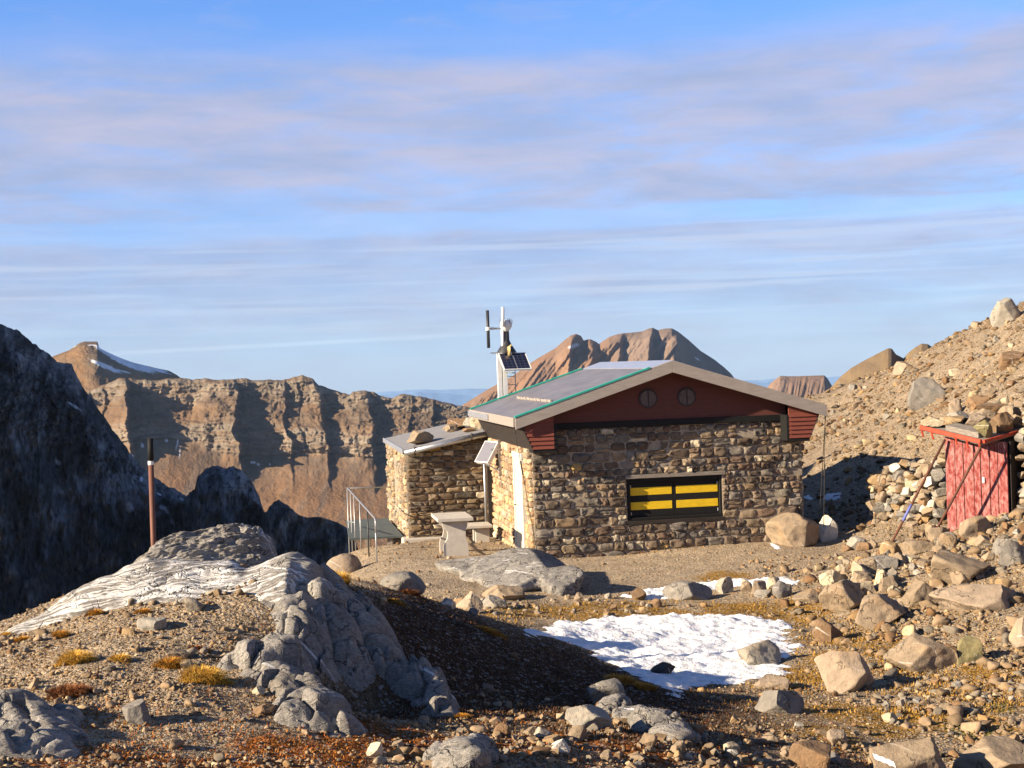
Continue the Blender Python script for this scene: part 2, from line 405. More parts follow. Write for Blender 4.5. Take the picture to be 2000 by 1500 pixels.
MAT['peak'] = mountain_mat('peak', 0.005, 0.25, 20.0)
MAT['farhill'] = mountain_mat('far_hill', 0.001, 0.2, 40.0)

def plain(name, col, rough=0.6, metal=0.0, ns=12.0, var=0.25, bs=0.15, stretch=(1, 1, 1), spec=0.35, dirt=None, ds=3.0, dlo=0.5, dhi=0.7):
    m, t, b = material(name, rough, spec); b.inputs['Metallic'].default_value = metal
    tc = t.n('ShaderNodeTexCoord'); v = t.vmul((tc, 'Object'), stretch)
    n = t.noise(v, ns, 6, 0.65)
    k = t.mr(n, 0.3, 0.7, 1 - var, 1 + var)
    cc = t.mix(1.0, tuple(col), t.n('ShaderNodeCombineColor', None, i0=k, i1=k, i2=k), 'MULTIPLY')
    if dirt is not None:
        cc = t.mix(t.mr(t.noise(v, ds, 8, 0.72), dlo, dhi), cc, tuple(dirt))
    t.set(b, 'Base Color', cc)
    bump(t, b, n, bs, 0.01)
    return m
MAT['roofmetal'] = plain('roof_sheet', (0.205, 0.188, 0.197), 0.5, 0.3, 2.0, 0.18, 0.05, (1, 0.4, 1), dirt=(0.25, 0.23, 0.22), ds=4, dlo=0.45, dhi=0.8)
MAT['fascia'] = plain('fascia_board', (0.32, 0.275, 0.235), 0.6, 0.1, 5.0, 0.12, 0.05, (1, 1, 4))
MAT['teal'] = plain('teal_edge', (0.03, 0.30, 0.235), 0.5, 0, 8, 0.2)
MAT['bright'] = plain('bright_sheet', (0.55, 0.56, 0.60), 0.35, 0.6, 6, 0.15)
MAT['redwood'] = plain('red_boards', (0.115, 0.036, 0.027), 0.75, 0, 9, 0.15, 0.2, (1, 1, 6))
MAT['redclap'] = plain('red_clapboard', (0.19, 0.05, 0.030), 0.7, 0, 9, 0.22, 0.2, (1, 1, 6))
MAT['darkwood'] = plain('dark_wood', (0.026, 0.019, 0.015), 0.8, 0, 5, 0.45, 0.3, (0.6, 0.6, 6), dirt=(0.06, 0.035, 0.018), ds=3, dlo=0.58, dhi=0.75)
MAT['black'] = plain('black_paint', (0.006, 0.0055, 0.005), 0.75, 0, 10, 0.3)
MAT['yellow'] = plain('yellow_paint', (0.70, 0.45, 0.012), 0.6, 0, 6, 0.16, 0.1, (1, 1, 5), dirt=(0.36, 0.25, 0.05), ds=5, dlo=0.6, dhi=0.8)
MAT['oldwood'] = plain('weathered_wood', (0.22, 0.185, 0.15), 0.85, 0, 12, 0.4, 0.4, (0.5, 1, 5))
MAT['vent'] = plain('vent_grey', (0.10, 0.075, 0.068), 0.6, 0, 12, 0.25)
MAT['ventrim'] = plain('vent_rim', (0.035, 0.026, 0.026), 0.6, 0, 12, 0.2)
MAT['door'] = plain('cream_door', (0.66, 0.58, 0.42), 0.55, 0, 6, 0.06)
MAT['doorframe'] = plain('pale_frame', (0.55, 0.53, 0.46), 0.6, 0, 6, 0.12)
MAT['white'] = plain('white_paint', (0.74, 0.72, 0.68), 0.5, 0, 8, 0.1)
MAT['galv'] = plain('galvanised', (0.42, 0.43, 0.44), 0.4, 0.75, 20, 0.15)
MAT['rail'] = plain('rail_steel', (0.36, 0.36, 0.36), 0.45, 0.5, 20, 0.15)
MAT['darkmetal'] = plain('dark_metal', (0.05, 0.05, 0.052), 0.5, 0.3, 15, 0.25)
MAT['cable'] = plain('cable', (0.05, 0.042, 0.035), 0.6, 0.3, 15, 0.25)
MAT['conc'] = plain('pale_concrete', (0.50, 0.45, 0.38), 0.9, 0, 5, 0.18, 0.25, dirt=(0.33, 0.29, 0.24), ds=2.5, dlo=0.52, dhi=0.8)
MAT['deck'] = plain('grey_sheet', (0.085, 0.10, 0.095), 0.75, 0.1, 6, 0.25, 0.15)
MAT['sheetroof'] = plain('annex_roof', (0.26, 0.25, 0.245), 0.75, 0.1, 4, 0.3, 0.2, (1, 4, 1), dirt=(0.16, 0.13, 0.11), ds=3)
MAT['rust'] = plain('rusty_iron', (0.13, 0.055, 0.035), 0.75, 0.2, 9, 0.4, 0.3, (1, 1, 0.4))
MAT['blue'] = plain('blue_paint', (0.13, 0.15, 0.42), 0.6, 0, 9, 0.2)
MAT['polerust'] = plain('pole_rust', (0.17, 0.075, 0.05), 0.7, 0.2, 9, 0.3, 0.2, (1, 1, 0.3))
MAT['brass'] = plain('brass', (0.6, 0.46, 0.2), 0.5, 0.3, 9, 0.2)
MAT['redtrim'] = plain('red_trim', (0.42, 0.055, 0.025), 0.6, 0, 9, 0.2)
MAT['redworn'] = plain('worn_red_planks', (0.225, 0.030, 0.024), 0.85, 0, 8, 0.3, 0.3, (2.6, 2.6, 1.0), dirt=(0.36, 0.20, 0.18), ds=8, dlo=0.42, dhi=0.66)
MAT['mortar'] = plain('mortar', (0.30, 0.245, 0.18), 0.95, 0, 20, 0.3, 0.5)
def panel_mat():
    m, t, b = material('solar_cells', 0.18, 0.6)
    tc = t.n('ShaderNodeTexCoord'); br = t.n('ShaderNodeTexBrick', dict(offset=0.0), Vector=(tc, 'Object'), Color1=(0.010, 0.012, 0.03), Color2=(0.013, 0.015, 0.036), Mortar=(0.07, 0.075, 0.09), Scale=1.0)
    br.inputs['Mortar Size'].default_value = 0.004; br.inputs['Brick Width'].default_value = 0.1; br.inputs['Row Height'].default_value = 0.1
    t.set(b, 'Base Color', br); return m
MAT['cells'] = panel_mat()
def snow_mat():
    m, t, b = material('snow', 0.7, 0.3)
    g = t.n('ShaderNodeNewGeometry'); P = (g, 'Position')
    n1 = t.noise(P, 7, 6, 0.65); n2 = t.noise(P, 30, 4, 0.6)
    t.set(b, 'Base Color', t.mix(t.math('MULTIPLY', t.mr(t.noise(t.vmul(P, (1, 1.6, 1)), 9, 5, 0.7), 0.56, 0.66, 0, 0.6), t.mr(t.noise(P, 1.6, 2), 0.4, 0.6)), t.mix(t.mr(n1, 0.35, 0.6), (0.72, 0.70, 0.68), (0.90, 0.90, 0.91)), (0.36, 0.29, 0.22)))
    b.inputs['Subsurface Weight'].default_value = 0.1; b.inputs['Subsurface Scale'].default_value = 0.02
    bump(t, b, t.math('ADD', n1, t.math('MULTIPLY', n2, 0.4)), 0.6, 0.06)
    return m
MAT['snow'] = snow_mat()
def grass_mat(name):
    m, t, b = material(name, 0.85, 0.15)
    c = t.n('ShaderNodeVertexColor', dict(layer_name='Col')); t.set(b, 'Base Color', c); return m
MAT['grass'] = grass_mat('dry_grass')

# ------------------------------------------------------------------ terrain
ANC = [  # pixel x, pixel y, distance
 # knoll in the left foreground
 (-150,1500,8.3),(60,1500,8.5),(350,1500,8.8),(600,1500,9.2),(0,1380,10.0),(200,1380,10.1),(400,1360,10.3),(600,1400,10.3),
 (0,1260,12.0),(130,1240,12.2),(300,1250,11.8),(450,1240,11.9),(250,1175,13.0),(350,1170,13.1),(500,1172,12.9),(620,1185,12.6),
 (120,1215,12.9),(40,1240,13.0),(-150,1290,12.5),(-350,1420,11),
 (430,1100,14.6),(330,1115,14.5),(560,1120,13.6),(660,1190,13.2),(700,1240,12.6),(760,1300,12.0),(860,1400,11.5),
 (580,1430,10.0),(720,1440,10.2),(690,1395,12.4),(740,1385,12.6),(660,1365,12.5),
 # its shaded right flank down to the snow
 (780,1215,14.5),(820,1290,13.9),(900,1240,15.6),(900,1350,13.3),(960,1290,15.2),(1040,1330,14.4),(1000,1390,12.8),(1130,1300,16.0),(1210,1330,15.2),(1010,1235,18.2),
 (760,1170,16.5),(850,1170,18.0),(930,1200,19.5),(690,1135,18.5),
 # bottom centre and right
 (900,1500,9.75),(1050,1450,10.6),(1100,1500,10.0),(1300,1500,10.7),(1500,1500,11.6),(1700,1500,12.2),(1900,1500,12.6),(2150,1500,12.6),
 (1200,1440,11.2),(1340,1430,12.2),(1350,1365,15.2),(1480,1420,13.6),(1650,1400,14.6),(1850,1400,14.6),(2050,1400,14.4),
 (1300,1330,17.0),(1250,1270,18.6),(1450,1290,18.2),(1400,1210,20.6),(1150,1215,20.6),(1560,1260,19.2),(1650,1310,17.2),(1800,1310,17.0),(1980,1300,16.6),
 # yard round the hut
 (1000,1180,22.4),(1200,1170,23.0),(1400,1165,23.4),(1100,1130,25.4),(900,1130,25.0),(780,1130,24.6),(850,1090,28.2),(735,1097,28.0),(700,1070,31.0),(800,1068,31.6),(960,1090,28.4),
 (1045,1090,28.0),(1200,1086,28.2),(1350,1070,28.3),(1480,1060,28.6),(1570,1052,28.8),(1620,1060,28.6),(1700,1068,27.4),(1300,1120,26.0),(1500,1120,25.6),
 # right hand bank and scree
 (1640,1150,22.5),(1620,1215,21.0),(1740,1210,20.2),(1800,1150,21.8),(1900,1080,23.0),(1980,1050,23.4),(1850,1060,25.0),(1950,1010,24.6),(2050,1000,24.4),(1900,1190,19.4),(2000,1200,18.8),(2050,1120,20.5),
 (1740,1056,27.2),(1815,1052,26.9),(1850,1035,27.4),(1940,1005,27.2),(1780,1000,28.6),(2050,930,27.5),
 (1650,1035,29.6),(1640,985,32.5),(1600,960,35),(1700,960,32.5),(1760,925,32),(1840,900,31),
 (1700,860,37),(1800,850,34),(1900,830,32),(2000,790,31),(2100,740,31),(1800,780,39),(1900,720,38),(2000,690,36.5),(2120,620,35),
 (1640,800,52),(1640,758,62),(1700,738,56),(1750,720,51),(1800,700,48),(1850,682,45),(1900,660,43),(1950,636,41),(2000,618,39.5),(2100,580,38),(2250,540,37),
 (1600,790,60),(1590,850,48)]
A = np.array(ANC, float); AP = at(A[:, 0], A[:, 1], A[:, 2])
EXT = np.array([(0,0,2.1),(-4,0,2.1),(4,0,1.7),(0,5,1.85),(-4,5.5,1.85),(5,6,1.3),(9,8,0.9),(0,-14,2.6),(14,-4,2.5),(-14,-4,1.2),(22,10,4.0),(26,24,8.0),(24,38,7.5),
 (0,34,-0.1),(3,36,0.0),(-3,33,-0.2),(2,31,0.0),(1,42,-1.0),(5,40,0.2),(9,44,1.2),(9,54,1.8),(-6,40,-2.5),(3,54,-3),(9,66,-0.5),(14,70,1.5),(20,60,4),(30,62,5),(-9,16,0.6),(-10,26,-2.5),(-5.0,30,-1.2),(-4.6,24,-0.7),(-4.5,20,0.2)])
AP = np.vstack([AP, EXT])
def _k(r2): return np.where(r2 > 0, 0.5 * r2 * np.log(np.maximum(r2, 1e-12)), 0)
_n = len(AP); _D = ((AP[:, None, :2] - AP[None, :, :2]) ** 2).sum(2)
_Pm = np.hstack([np.ones((_n, 1)), AP[:, :2]])
_Am = np.zeros((_n + 3, _n + 3)); _Am[:_n, :_n] = _k(_D) + np.eye(_n) * 0.35; _Am[:_n, _n:] = _Pm; _Am[_n:, :_n] = _Pm.T
_w = np.linalg.solve(_Am, np.concatenate([AP[:, 2], np.zeros(3)]))
RIM = np.array([(-30,-14),(-13,0),(-9,9),(-6.0,12),(-4.6,13.8),(-3.9,15.6),(-3.0,17.5),(-2.9,21),(-3.2,25),(-3.6,28.5),(-3.9,32),(-3.6,37),(0,40),(6,56),(10,66),(20,76),(60,90)], float)
def rim_dist(x, y):
    """how far outside the rim of the ledge a point lies (0 inside)"""
    best = np.full(x.shape, 1e9); side = np.zeros(x.shape)
    for (ax, ay), (bx, by) in zip(RIM[:-1], RIM[1:]):
        ex, ey = bx - ax, by - ay; L = ex * ex + ey * ey
        s = np.clip(((x - ax) * ex + (y - ay) * ey) / L, 0, 1)
        dx, dy = x - ax - s * ex, y - ay - s * ey; d = np.hypot(dx, dy)
        c = ex * (y - ay) - ey * (x - ax)
        m = d < best; best = np.where(m, d, best); side = np.where(m, c, side)
    return np.where(side > 0, best, 0)
def terrain(x, y, fine=True):
    x = np.asarray(x, float); y = np.asarray(y, float); sh = x.shape; x = x.ravel(); y = y.ravel()
    z = np.empty_like(x)
    for i in range(0, len(x), 20000):
        xx, yy = x[i:i+20000], y[i:i+20000]
        r2 = (xx[:, None] - AP[None, :, 0]) ** 2 + (yy[:, None] - AP[None, :, 1]) ** 2
        z[i:i+20000] = _k(r2) @ _w[:_n] + _w[_n] + _w[_n+1] * xx + _w[_n+2] * yy
    z = np.clip(z, -6, 10)
    z = z - 0.42 * np.exp(-((x + 1.22) / 0.34) ** 2 - ((y - 11.75) / 0.62) ** 2)
    rd = rim_dist(x, y)
    z = z - 1.15 * np.maximum(rd - 0.2, 0) - 0.1 * np.minimum(rd, 6) ** 1.5
    if fine:
        yard = np.exp(-(((x - 1.0) / 5.0) ** 2 + ((y - 26.5) / 3.0) ** 2))
        rgh = 1 - 0.75 * np.clip(yard * 1.4, 0, 1)
        z = z + rgh * (0.075 * fbm(x * 0.9, y * 0.9, 1.0, 3) + 0.030 * fbm(x * 3.4, y * 3.4, 2.0, 4, 0.6))
        z = z + 0.10 * sstep(30, 45, y) * fbm(x * 1.4, y * 1.4, 9.0, 3)
    return z.reshape(sh)
def hit(px, py, dmin=5.0, dmax=75.0):
    """where the line of sight through a photo pixel meets the ground"""
    px = np.atleast_1d(np.asarray(px, float)); py = np.atleast_1d(np.asarray(py, float))
    d = np.geomspace(dmin, dmax, 700); q = rays(px, py); q = q / q[:, 1:2]
    res = np.full((len(px), 3), np.nan)
    for i in range(len(px)):
        X = q[i][0] * d; Z = EZ + q[i][2] * d
        k = np.nonzero(Z < terrain(X, d, False))[0]
        if len(k) and k[0] > 0:
            dd = np.linspace(d[k[0] - 1], d[k[0]], 40); Zt = terrain(q[i][0] * dd, dd); Zr = EZ + q[i][2] * dd
            j = np.nonzero(Zr <= Zt)[0]; j = j[0] if len(j) else 39
            res[i] = (q[i][0] * dd[j], dd[j], Zt[j])
    return res
def ground_colour(x, y):
    n = fbm(x * 0.7, y * 0.7, 5, 4); n2 = fbm(x * 2.6, y * 2.6, 8, 4, 0.6)
    c = np.array((0.325, 0.235, 0.142)) * np.ones(x.shape + (3,))
    def lay(m, col):
        nonlocal c
        m = np.clip(m, 0, 1)[..., None]; c = c * (1 - m) + np.array(col) * m
    def blob(pts, rad, col, amt=1.0, nz=0.5):
        m = np.zeros(x.shape)
        H = hit([p[0] for p in pts], [p[1] for p in pts])
        for h, p in zip(H, pts):
            if np.isnan(h[0]): continue
            rx = p[2] * h[1] / F_PX; ry = rx * (p[3] if len(p) > 3 else 1.6)
            m = np.maximum(m, np.exp(-(((x - h[0]) / rx) ** 2 + ((y - h[1]) / ry) ** 2)))
        lay(amt * sstep(0.25, 0.6, m + nz * (n2 * 0.6 + n * 0.4)), col)
    lay(sstep(0.05, 0.3, n) * 0.5, (0.25, 0.19, 0.125))
    # yard: fine pale gravel
    lay(np.exp(-(((x - 1.5) / 6.0) ** 2 + ((y - 27) / 3.2) ** 2)) * 1.3, (0.38, 0.285, 0.185))
    # scree side: warmer
    lay(sstep(3.0, 7, x) * sstep(20, 27, y) * 0.8, (0.30, 0.22, 0.14))
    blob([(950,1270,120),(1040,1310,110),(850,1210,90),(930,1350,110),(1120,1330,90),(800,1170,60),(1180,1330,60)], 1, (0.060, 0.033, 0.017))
    lay(1.9 * np.exp(-(((x - 0.15) / 2.0) ** 2 + ((y - 14.8) / 3.2) ** 2)) * sstep(-1.9, -1.2, x + 0.3 * n2), (0.050, 0.026, 0.011))  # brown plant cover here and above, darkened further to stand in for shade
    lay(1.3 * np.exp(-(((x + 1.22) / 0.45) ** 2 + ((y - 11.75) / 0.7) ** 2)), (0.085, 0.055, 0.03))  # shade in the hollow painted as a dark patch of ground colour
    blob([(1560,1190,70),(1450,1195,90),(1250,1195,90),(1620,1290,50),(1640,1390,80),(1720,1420,70),(1050,1195,80),(1750,1270,70),(1900,1420,90),(1420,1130,60),(1600,1440,90),(1780,1400,90),(1680,1250,70),(1300,1200,80),(1150,1195,80),(1950,1320,70),(1560,1320,60)], 1, (0.285, 0.155, 0.032), 1.0)
    blob([(300,1490,220,.5),(600,1470,140,.6),(820,1460,90),(500,1500,150,.6),(1000,1450,70),(1230,1460,90),(1290,1400,50),(1150,1440,80),(700,1440,90),(1420,1480,80),(150,1495,150,.5)], 1, (0.235, 0.078, 0.016), 1.0)
    blob([(260,1350,40),(90,1270,60),(450,1280,40)], 1, (0.22, 0.13, 0.06), 0.5)
    blob([(1950,1380,30),(1900,1430,50)], 1, (0.17, 0.16, 0.03), 0.8)
    return c
# one fan of ground, finer towards the place the photo was taken from
angs = np.concatenate([np.arange(-180, -60, 4.0), np.arange(-60, -27, 0.8), np.arange(-27, 27, 0.085), np.arange(27, 60, 0.8), np.arange(60, 181, 4.0)])
rad = np.concatenate([[0.3, 1.0, 2.0, 3.0, 4.0], np.geomspace(4.6, 36, 560), np.geomspace(36.2, 130, 130)])
th = np.radians(90 - angs); RR, TH = np.meshgrid(rad, th, indexing='ij')
GX, GY = RR * np.cos(TH), RR * np.sin(TH)
GZ = terrain(GX, GY)
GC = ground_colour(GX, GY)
na_, nr_ = len(th), len(rad)
idx = np.arange(nr_ * na_).reshape(nr_, na_)
fq = np.stack([idx[:-1, :-1], idx[:-1, 1:], idx[1:, 1:], idx[1:, :-1]], -1).reshape(-1, 4)[:, ::-1]
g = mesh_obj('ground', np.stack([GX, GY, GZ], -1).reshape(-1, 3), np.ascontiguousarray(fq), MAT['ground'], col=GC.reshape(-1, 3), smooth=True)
tag(g, 'stony alpine ground with gravel, moss and dry grass around the hut', 'ground', kind='structure')
# ------------------------------------------------------------------ mountains
def grid_mesh(name, PX, PY, DD, mat, col, label, smooth=True, off=None):
    """sheet of rock from sight lines: pixel grid plus a distance for every node"""
    V = at(PX, PY, DD)
    if off is not None: V = V + off
    n, m = PX.shape
    idx = np.arange(n * m).reshape(n, m)
    f = np.stack([idx[:-1, :-1], idx[:-1, 1:], idx[1:, 1:], idx[1:, :-1]], -1).reshape(-1, 4)
    o = mesh_obj(name, V.reshape(-1, 3), np.ascontiguousarray(f), mat, col=col.reshape(-1, 3), smooth=smooth)
    return tag(o, label, 'mountain', kind='structure')

def keyed(px, rows, seg):
    """rows: list of ([(px,py)...], [(px,d)...]) from crest to foot; seg: steps between rows"""
    Y = [np.interp(px, *np.array(r[0], float).T) for r in rows]; D = [np.interp(px, *np.array(r[1], float).T) for r in rows]
    oy, od, ot = [], [], []
    for i in range(len(rows) - 1):
        for k in range(seg[i]):
            s = k / seg[i]; oy.append(Y[i] * (1 - s) + Y[i+1] * s); od.append(D[i] * (1 - s) + D[i+1] * s); ot.append(np.full(px.shape, i + s))
    oy.append(Y[-1]); od.append(D[-1]); ot.append(np.full(px.shape, len(rows) - 1.0))
    PY = np.array(oy); return np.broadcast_to(px, PY.shape), PY, np.array(od), np.array(ot)

def lerp(a, b, m): return np.asarray(a) * (1 - m[..., None]) + np.asarray(b) * m[..., None]

# --- dark mountain on the left, with an unseen crest added farther left to shade it
cr = [(-2200,-350),(-1600,-300),(-900,-50),(-500,240),(-200,470),(-60,600),(0,632),(35,645),(60,668),(95,690),(112,706),(140,712),(165,762),(195,802),(225,845),(260,892),(290,925),(330,950),(365,968),(380,955),(386,932),(402,915),(425,909),(440,916),(455,910),(472,918),(490,940),(506,968),(515,1000),(520,1000),(530,985),(545,974),(556,984),(572,994),(585,1014),(600,1024),(622,1020),(642,1032),(660,1046),(676,1066),(683,1088),(700,1160),(760,1300)]
cd = [(-2200,300),(-900,370),(0,480),(290,560),(365,585),(385,500),(440,505),(510,520),(521,470),(600,485),(680,500),(760,520)]
px = np.concatenate([np.arange(-2200, -100, 20.0), np.arange(-100, 770, 2.0)])
rows = [([(x, y + 60) for x, y in cr], [(x, d + 60) for x, d in cd]), (cr, cd), ([(x, y * 0.45 + 1000 * 0.55) for x, y in cr], [(x, d - 28) for x, d in cd]), ([(-2200,1500),(760,1500)], [(x, d - 75) for x, d in cd])]
PX, PY, DD, T = keyed(px, rows, [6, 110, 90])
env = np.clip(T - 1, 0, 0.35) / 0.35
cr_n = fbm(PX * 0.03, PY * 0 + 2, 0, 4, 0.6) * 8 + fbm(PX * 0.12, PY * 0, 0, 3, .65) * 6
PYn = PY + cr_n * np.clip(1 - np.abs(T - 1) * 6, 0, 1)
q = (PX + 0.25 * PY, PY)
stq = (PY + 0.5 * PX + 16 * fbm(PX * 0.012, PY * 0.012, 81, 4)) / 24.0 % 1.0
rel = 3.2 * (sstep(0, 0.3, stq) - stq) + fbm(q[0] * 0.009, q[1] * 0.005, 1, 5, 0.55, True) * 20 + fbm(q[0] * 0.03, q[1] * 0.016, 4, 5, 0.65) * 14 + fbm(q[0] * 0.10, q[1] * 0.05, 6, 4, 0.65) * 3.5
DDn = DD - rel * env
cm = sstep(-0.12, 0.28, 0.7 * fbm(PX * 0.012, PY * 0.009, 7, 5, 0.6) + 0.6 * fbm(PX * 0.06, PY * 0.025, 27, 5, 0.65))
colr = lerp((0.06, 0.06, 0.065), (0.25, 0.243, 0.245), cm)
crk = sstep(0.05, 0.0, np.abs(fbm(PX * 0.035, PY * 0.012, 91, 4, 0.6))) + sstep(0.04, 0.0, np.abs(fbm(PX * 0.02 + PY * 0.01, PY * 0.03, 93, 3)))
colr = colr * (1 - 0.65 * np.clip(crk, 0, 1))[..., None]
brown_m = sstep(0.1, 0.4, fbm(PX * 0.006, PY * 0.01, 11, 4)); colr = lerp(colr, (0.035, 0.026, 0.018), brown_m * 0.6)  # random dark brown patches in the rock
sn = np.zeros(PX.shape)
for x, y, a, b, s in [(145,793,12,2.5,0.6),(253,990,7,8,0.5),(321,994,9,3.5,0.5),(337,1021,4,4,0.6),(112,903,6,1.5,0.1),(276,936,3,5,0.3),(355,975,4,3,0.3),(311,965,4,2,0.4)]:
    dx, dy = PX - x, PY - y; u = dx + 0 * dy; w = dy - s * dx
    sn = np.maximum(sn, sstep(1.15, 0.85, np.hypot(u / a, w / b) + 0.8 * fbm(PX * 0.13, PY * 0.13, 3, 3, .65)))
colr = lerp(colr, (0.75, 0.78, 0.82), sn)
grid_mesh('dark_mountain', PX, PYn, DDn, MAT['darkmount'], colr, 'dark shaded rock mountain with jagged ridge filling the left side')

# --- brown cliff range with buttresses
cr = [(-500,760),(60,755),(150,790),(170,766),(200,752),(235,738),(267,741),(309,743),(330,739),(352,738),(375,741),(400,739),(425,742),(455,741),(472,738),(490,742),(520,742),(552,742),(575,736),(592,734),(612,739),(622,752),(640,758),(660,764),(683,771),(690,765),(712,763),(730,766),(752,775),(766,778),(780,771),(800,771),(830,776),(860,783),(890,791),(915,795),(960,806),(1100,850)]
tb = [(-500,800),(150,815),(235,775),(300,778),(375,795),(400,770),(440,770),(470,775),(520,770),(552,782),(580,795),(600,785),(640,800),(683,795),(712,790),(750,800),(780,800),(900,815),(1100,880)]
lt = [(-500,860),(150,850),(250,830),(330,845),(400,828),(460,820),(520,845),(600,840),(700,850),(800,850),(1100,920)]
lb = [(-500,900),(150,880),(270,860),(330,856),(385,866),(430,885),(460,892),(540,892),(600,884),(700,893),(760,898),(900,905),(1100,950)]
px = np.arange(-300, 1100, 1.5)
sub = lambda L, k, d: [(x, y + k) for x, y in L]
D0 = 2500
rows = [(sub(cr, 10, 0), [(0, D0 + 160), (1, D0 + 160)]), (cr, [(0, D0), (1, D0)]), (tb, [(0, D0 - 12), (1, D0 - 12)]), (lt, [(0, D0 - 75), (1, D0 - 75)]), (lb, [(0, D0 - 88), (1, D0 - 88)]), ([(-500, 1190), (1100, 1190)], [(0, D0 - 480), (1, D0 - 480)])]
PX, PY, DD, T = keyed(px, rows, [3, 40, 66, 50, 80])
PY = PY + (4.5 * fbm(PX * 0.045, PX * 0 + 5, 0, 4, 0.6)) * np.exp(-((T - 1) / 0.5) ** 2)
wob = 26 * fbm(PX * 0.012, PY * 0.014, 2, 4, 0.6) + 5 * fbm(PX * 0.05, PY * 0.06, 5, 3, 0.6)
xs = PX + wob - 0.10 * (PY - 800)
NOSE = [(-200,95,45),(95,172,18),(172,205,12),(205,247,62),(385,462,40),(520,556,14),(556,585,8),(585,628,24),(657,722,30),(757,800,8),(800,850,12),(850,930,14)]
but = np.zeros(PX.shape)
for a, b, h in NOSE:
    aa = a - 0.30 * (PY - 780) if b - a > 60 else a - 0.1 * (PY - 780)
    up = np.clip((xs - aa) / np.maximum(b - aa, 12), 0, 1) ** 1.2; dn = 1 - sstep(b, b + 7, xs); but = np.maximum(but, h * up * dn)
but = but * (0.5 + 1.0 * np.clip(fbm(PX * 0.018, PY * 0.02, 101, 4, 0.6) + 0.5, 0, 1.1))
fac = np.interp(T, [0, 1.0, 1.35, 2.0, 3.6, 4.0, 4.25, 5], [0, 0.15, 0.8, 0.95, 1.15, 0.95, 0.02, 0.0])
face = np.interp(T, [0, 1.0, 1.2, 3.9, 4.15, 5], [0, 0, 1, 1, 0.0, 0.0])
vert = fbm(xs * 0.10, PY * 0.008, 3, 4, 0.6, True)
strat = PY + 12 * fbm(PX * 0.010, PY * 0.012, 71, 3) + 5 * fbm(PX * 0.05, PY * 0.05, 72, 3) + 0.05 * (PX - 500)
ph = (strat / 19.0) % 1.0; terr = sstep(0.0, 0.30, ph) - ph; ph2 = (strat / 7.3) % 1.0; terr2 = sstep(0.0, 0.35, ph2) - ph2
rel = but * fac + face * (7.5 * fbm(xs * 0.04 + PY * 0.012, PY * 0.03, 8, 6, 0.62, True) + 6 * fbm(xs * 0.018 - PY * 0.02, PY * 0.022, 41, 4, 0.55, True) + 4.0 * fbm(xs * 0.11, PY * 0.07, 31, 4, 0.6) + 1.8 * vert + 9.0 * terr * (0.4 + np.clip(fbm(PX * 0.02, PY * 0.03, 75, 3) + 0.5, 0, 1.2)) + 2.6 * terr2) + (1 - face) * 2.0 * fbm(PX * 0.035, PY * 0.05, 4, 5, 0.62) * np.clip(T - 0.8, 0, 1)
DDn = DD - rel * 1.0
cb = np.clip(np.interp(T, [1.0, 1.10, 1.9, 2.12, 2.8, 3.05, 3.9, 4.05], [0, 0.9, 0.75, 0, 0.0, 0.75, 0.85, 0]) + 0.75 * fbm(PX * 0.03, PY * 0.05, 6, 4), 0, 1)
brown = lerp((0.165, 0.103, 0.06), (0.12, 0.084, 0.058), sstep(-0.2, 0.3, fbm(PX * 0.012, PY * 0.02, 12, 4)))
grey = lerp((0.145, 0.12, 0.095), (0.215, 0.175, 0.13), sstep(-0.3, 0.3, vert))
ledge = sstep(0.10, 0.3, fbm(PX * 0.016, PY * 0.085, 13, 4, 0.6))
colr = lerp(brown, grey, np.clip(cb * (1 - 0.5 * ledge) + 0.25 * (T > 2) * (T < 3) * ledge, 0, 1) * (1 - 0.75 * sstep(0.42, 0.1, ph)))
low = sstep(4.02, 4.3, T); streak = fbm(PX * 0.03 + PY * 0.012, PY * 0.004, 15, 4, 0.6)
colr = lerp(colr, lerp((0.205, 0.115, 0.058), (0.165, 0.115, 0.078), sstep(-0.05, 0.35, streak + 0.3 * fbm(PX * 0.05, PY * 0.05, 16, 3))), low)
rk = low * sstep(0.28, 0.45, fbm(PX * 0.06, PY * 0.09, 18, 4, 0.65)); colr = lerp(colr, (0.10, 0.085, 0.075), rk * 0.8)
sn = np.zeros(PX.shape)
for x, y, a, b, s in [(346,868,1.0,11,-0.25),(351,884,0.9,12,-0.1),(494,903,5,2.5,0.1),(505,908,4,1.5,0.4),(278,870,4,3,0),(325,860,3,1.5,0),(527,906,3,1,0),(255,890,6,1.5,0.5),(240,735,3,2,0)]:
    dx, dy = PX - x, PY - y; sn = np.maximum(sn, sstep(1.2, 0.8, np.hypot((dx - s * dy) / a, dy / b)))
colr = lerp(colr, (0.8, 0.8, 0.82), sn * 0.9)
grid_mesh('cliff_range', PX, PY, DDn, MAT['cliff'], colr, 'long brown cliff range with grey rock bands and shadowed gullies across the valley')

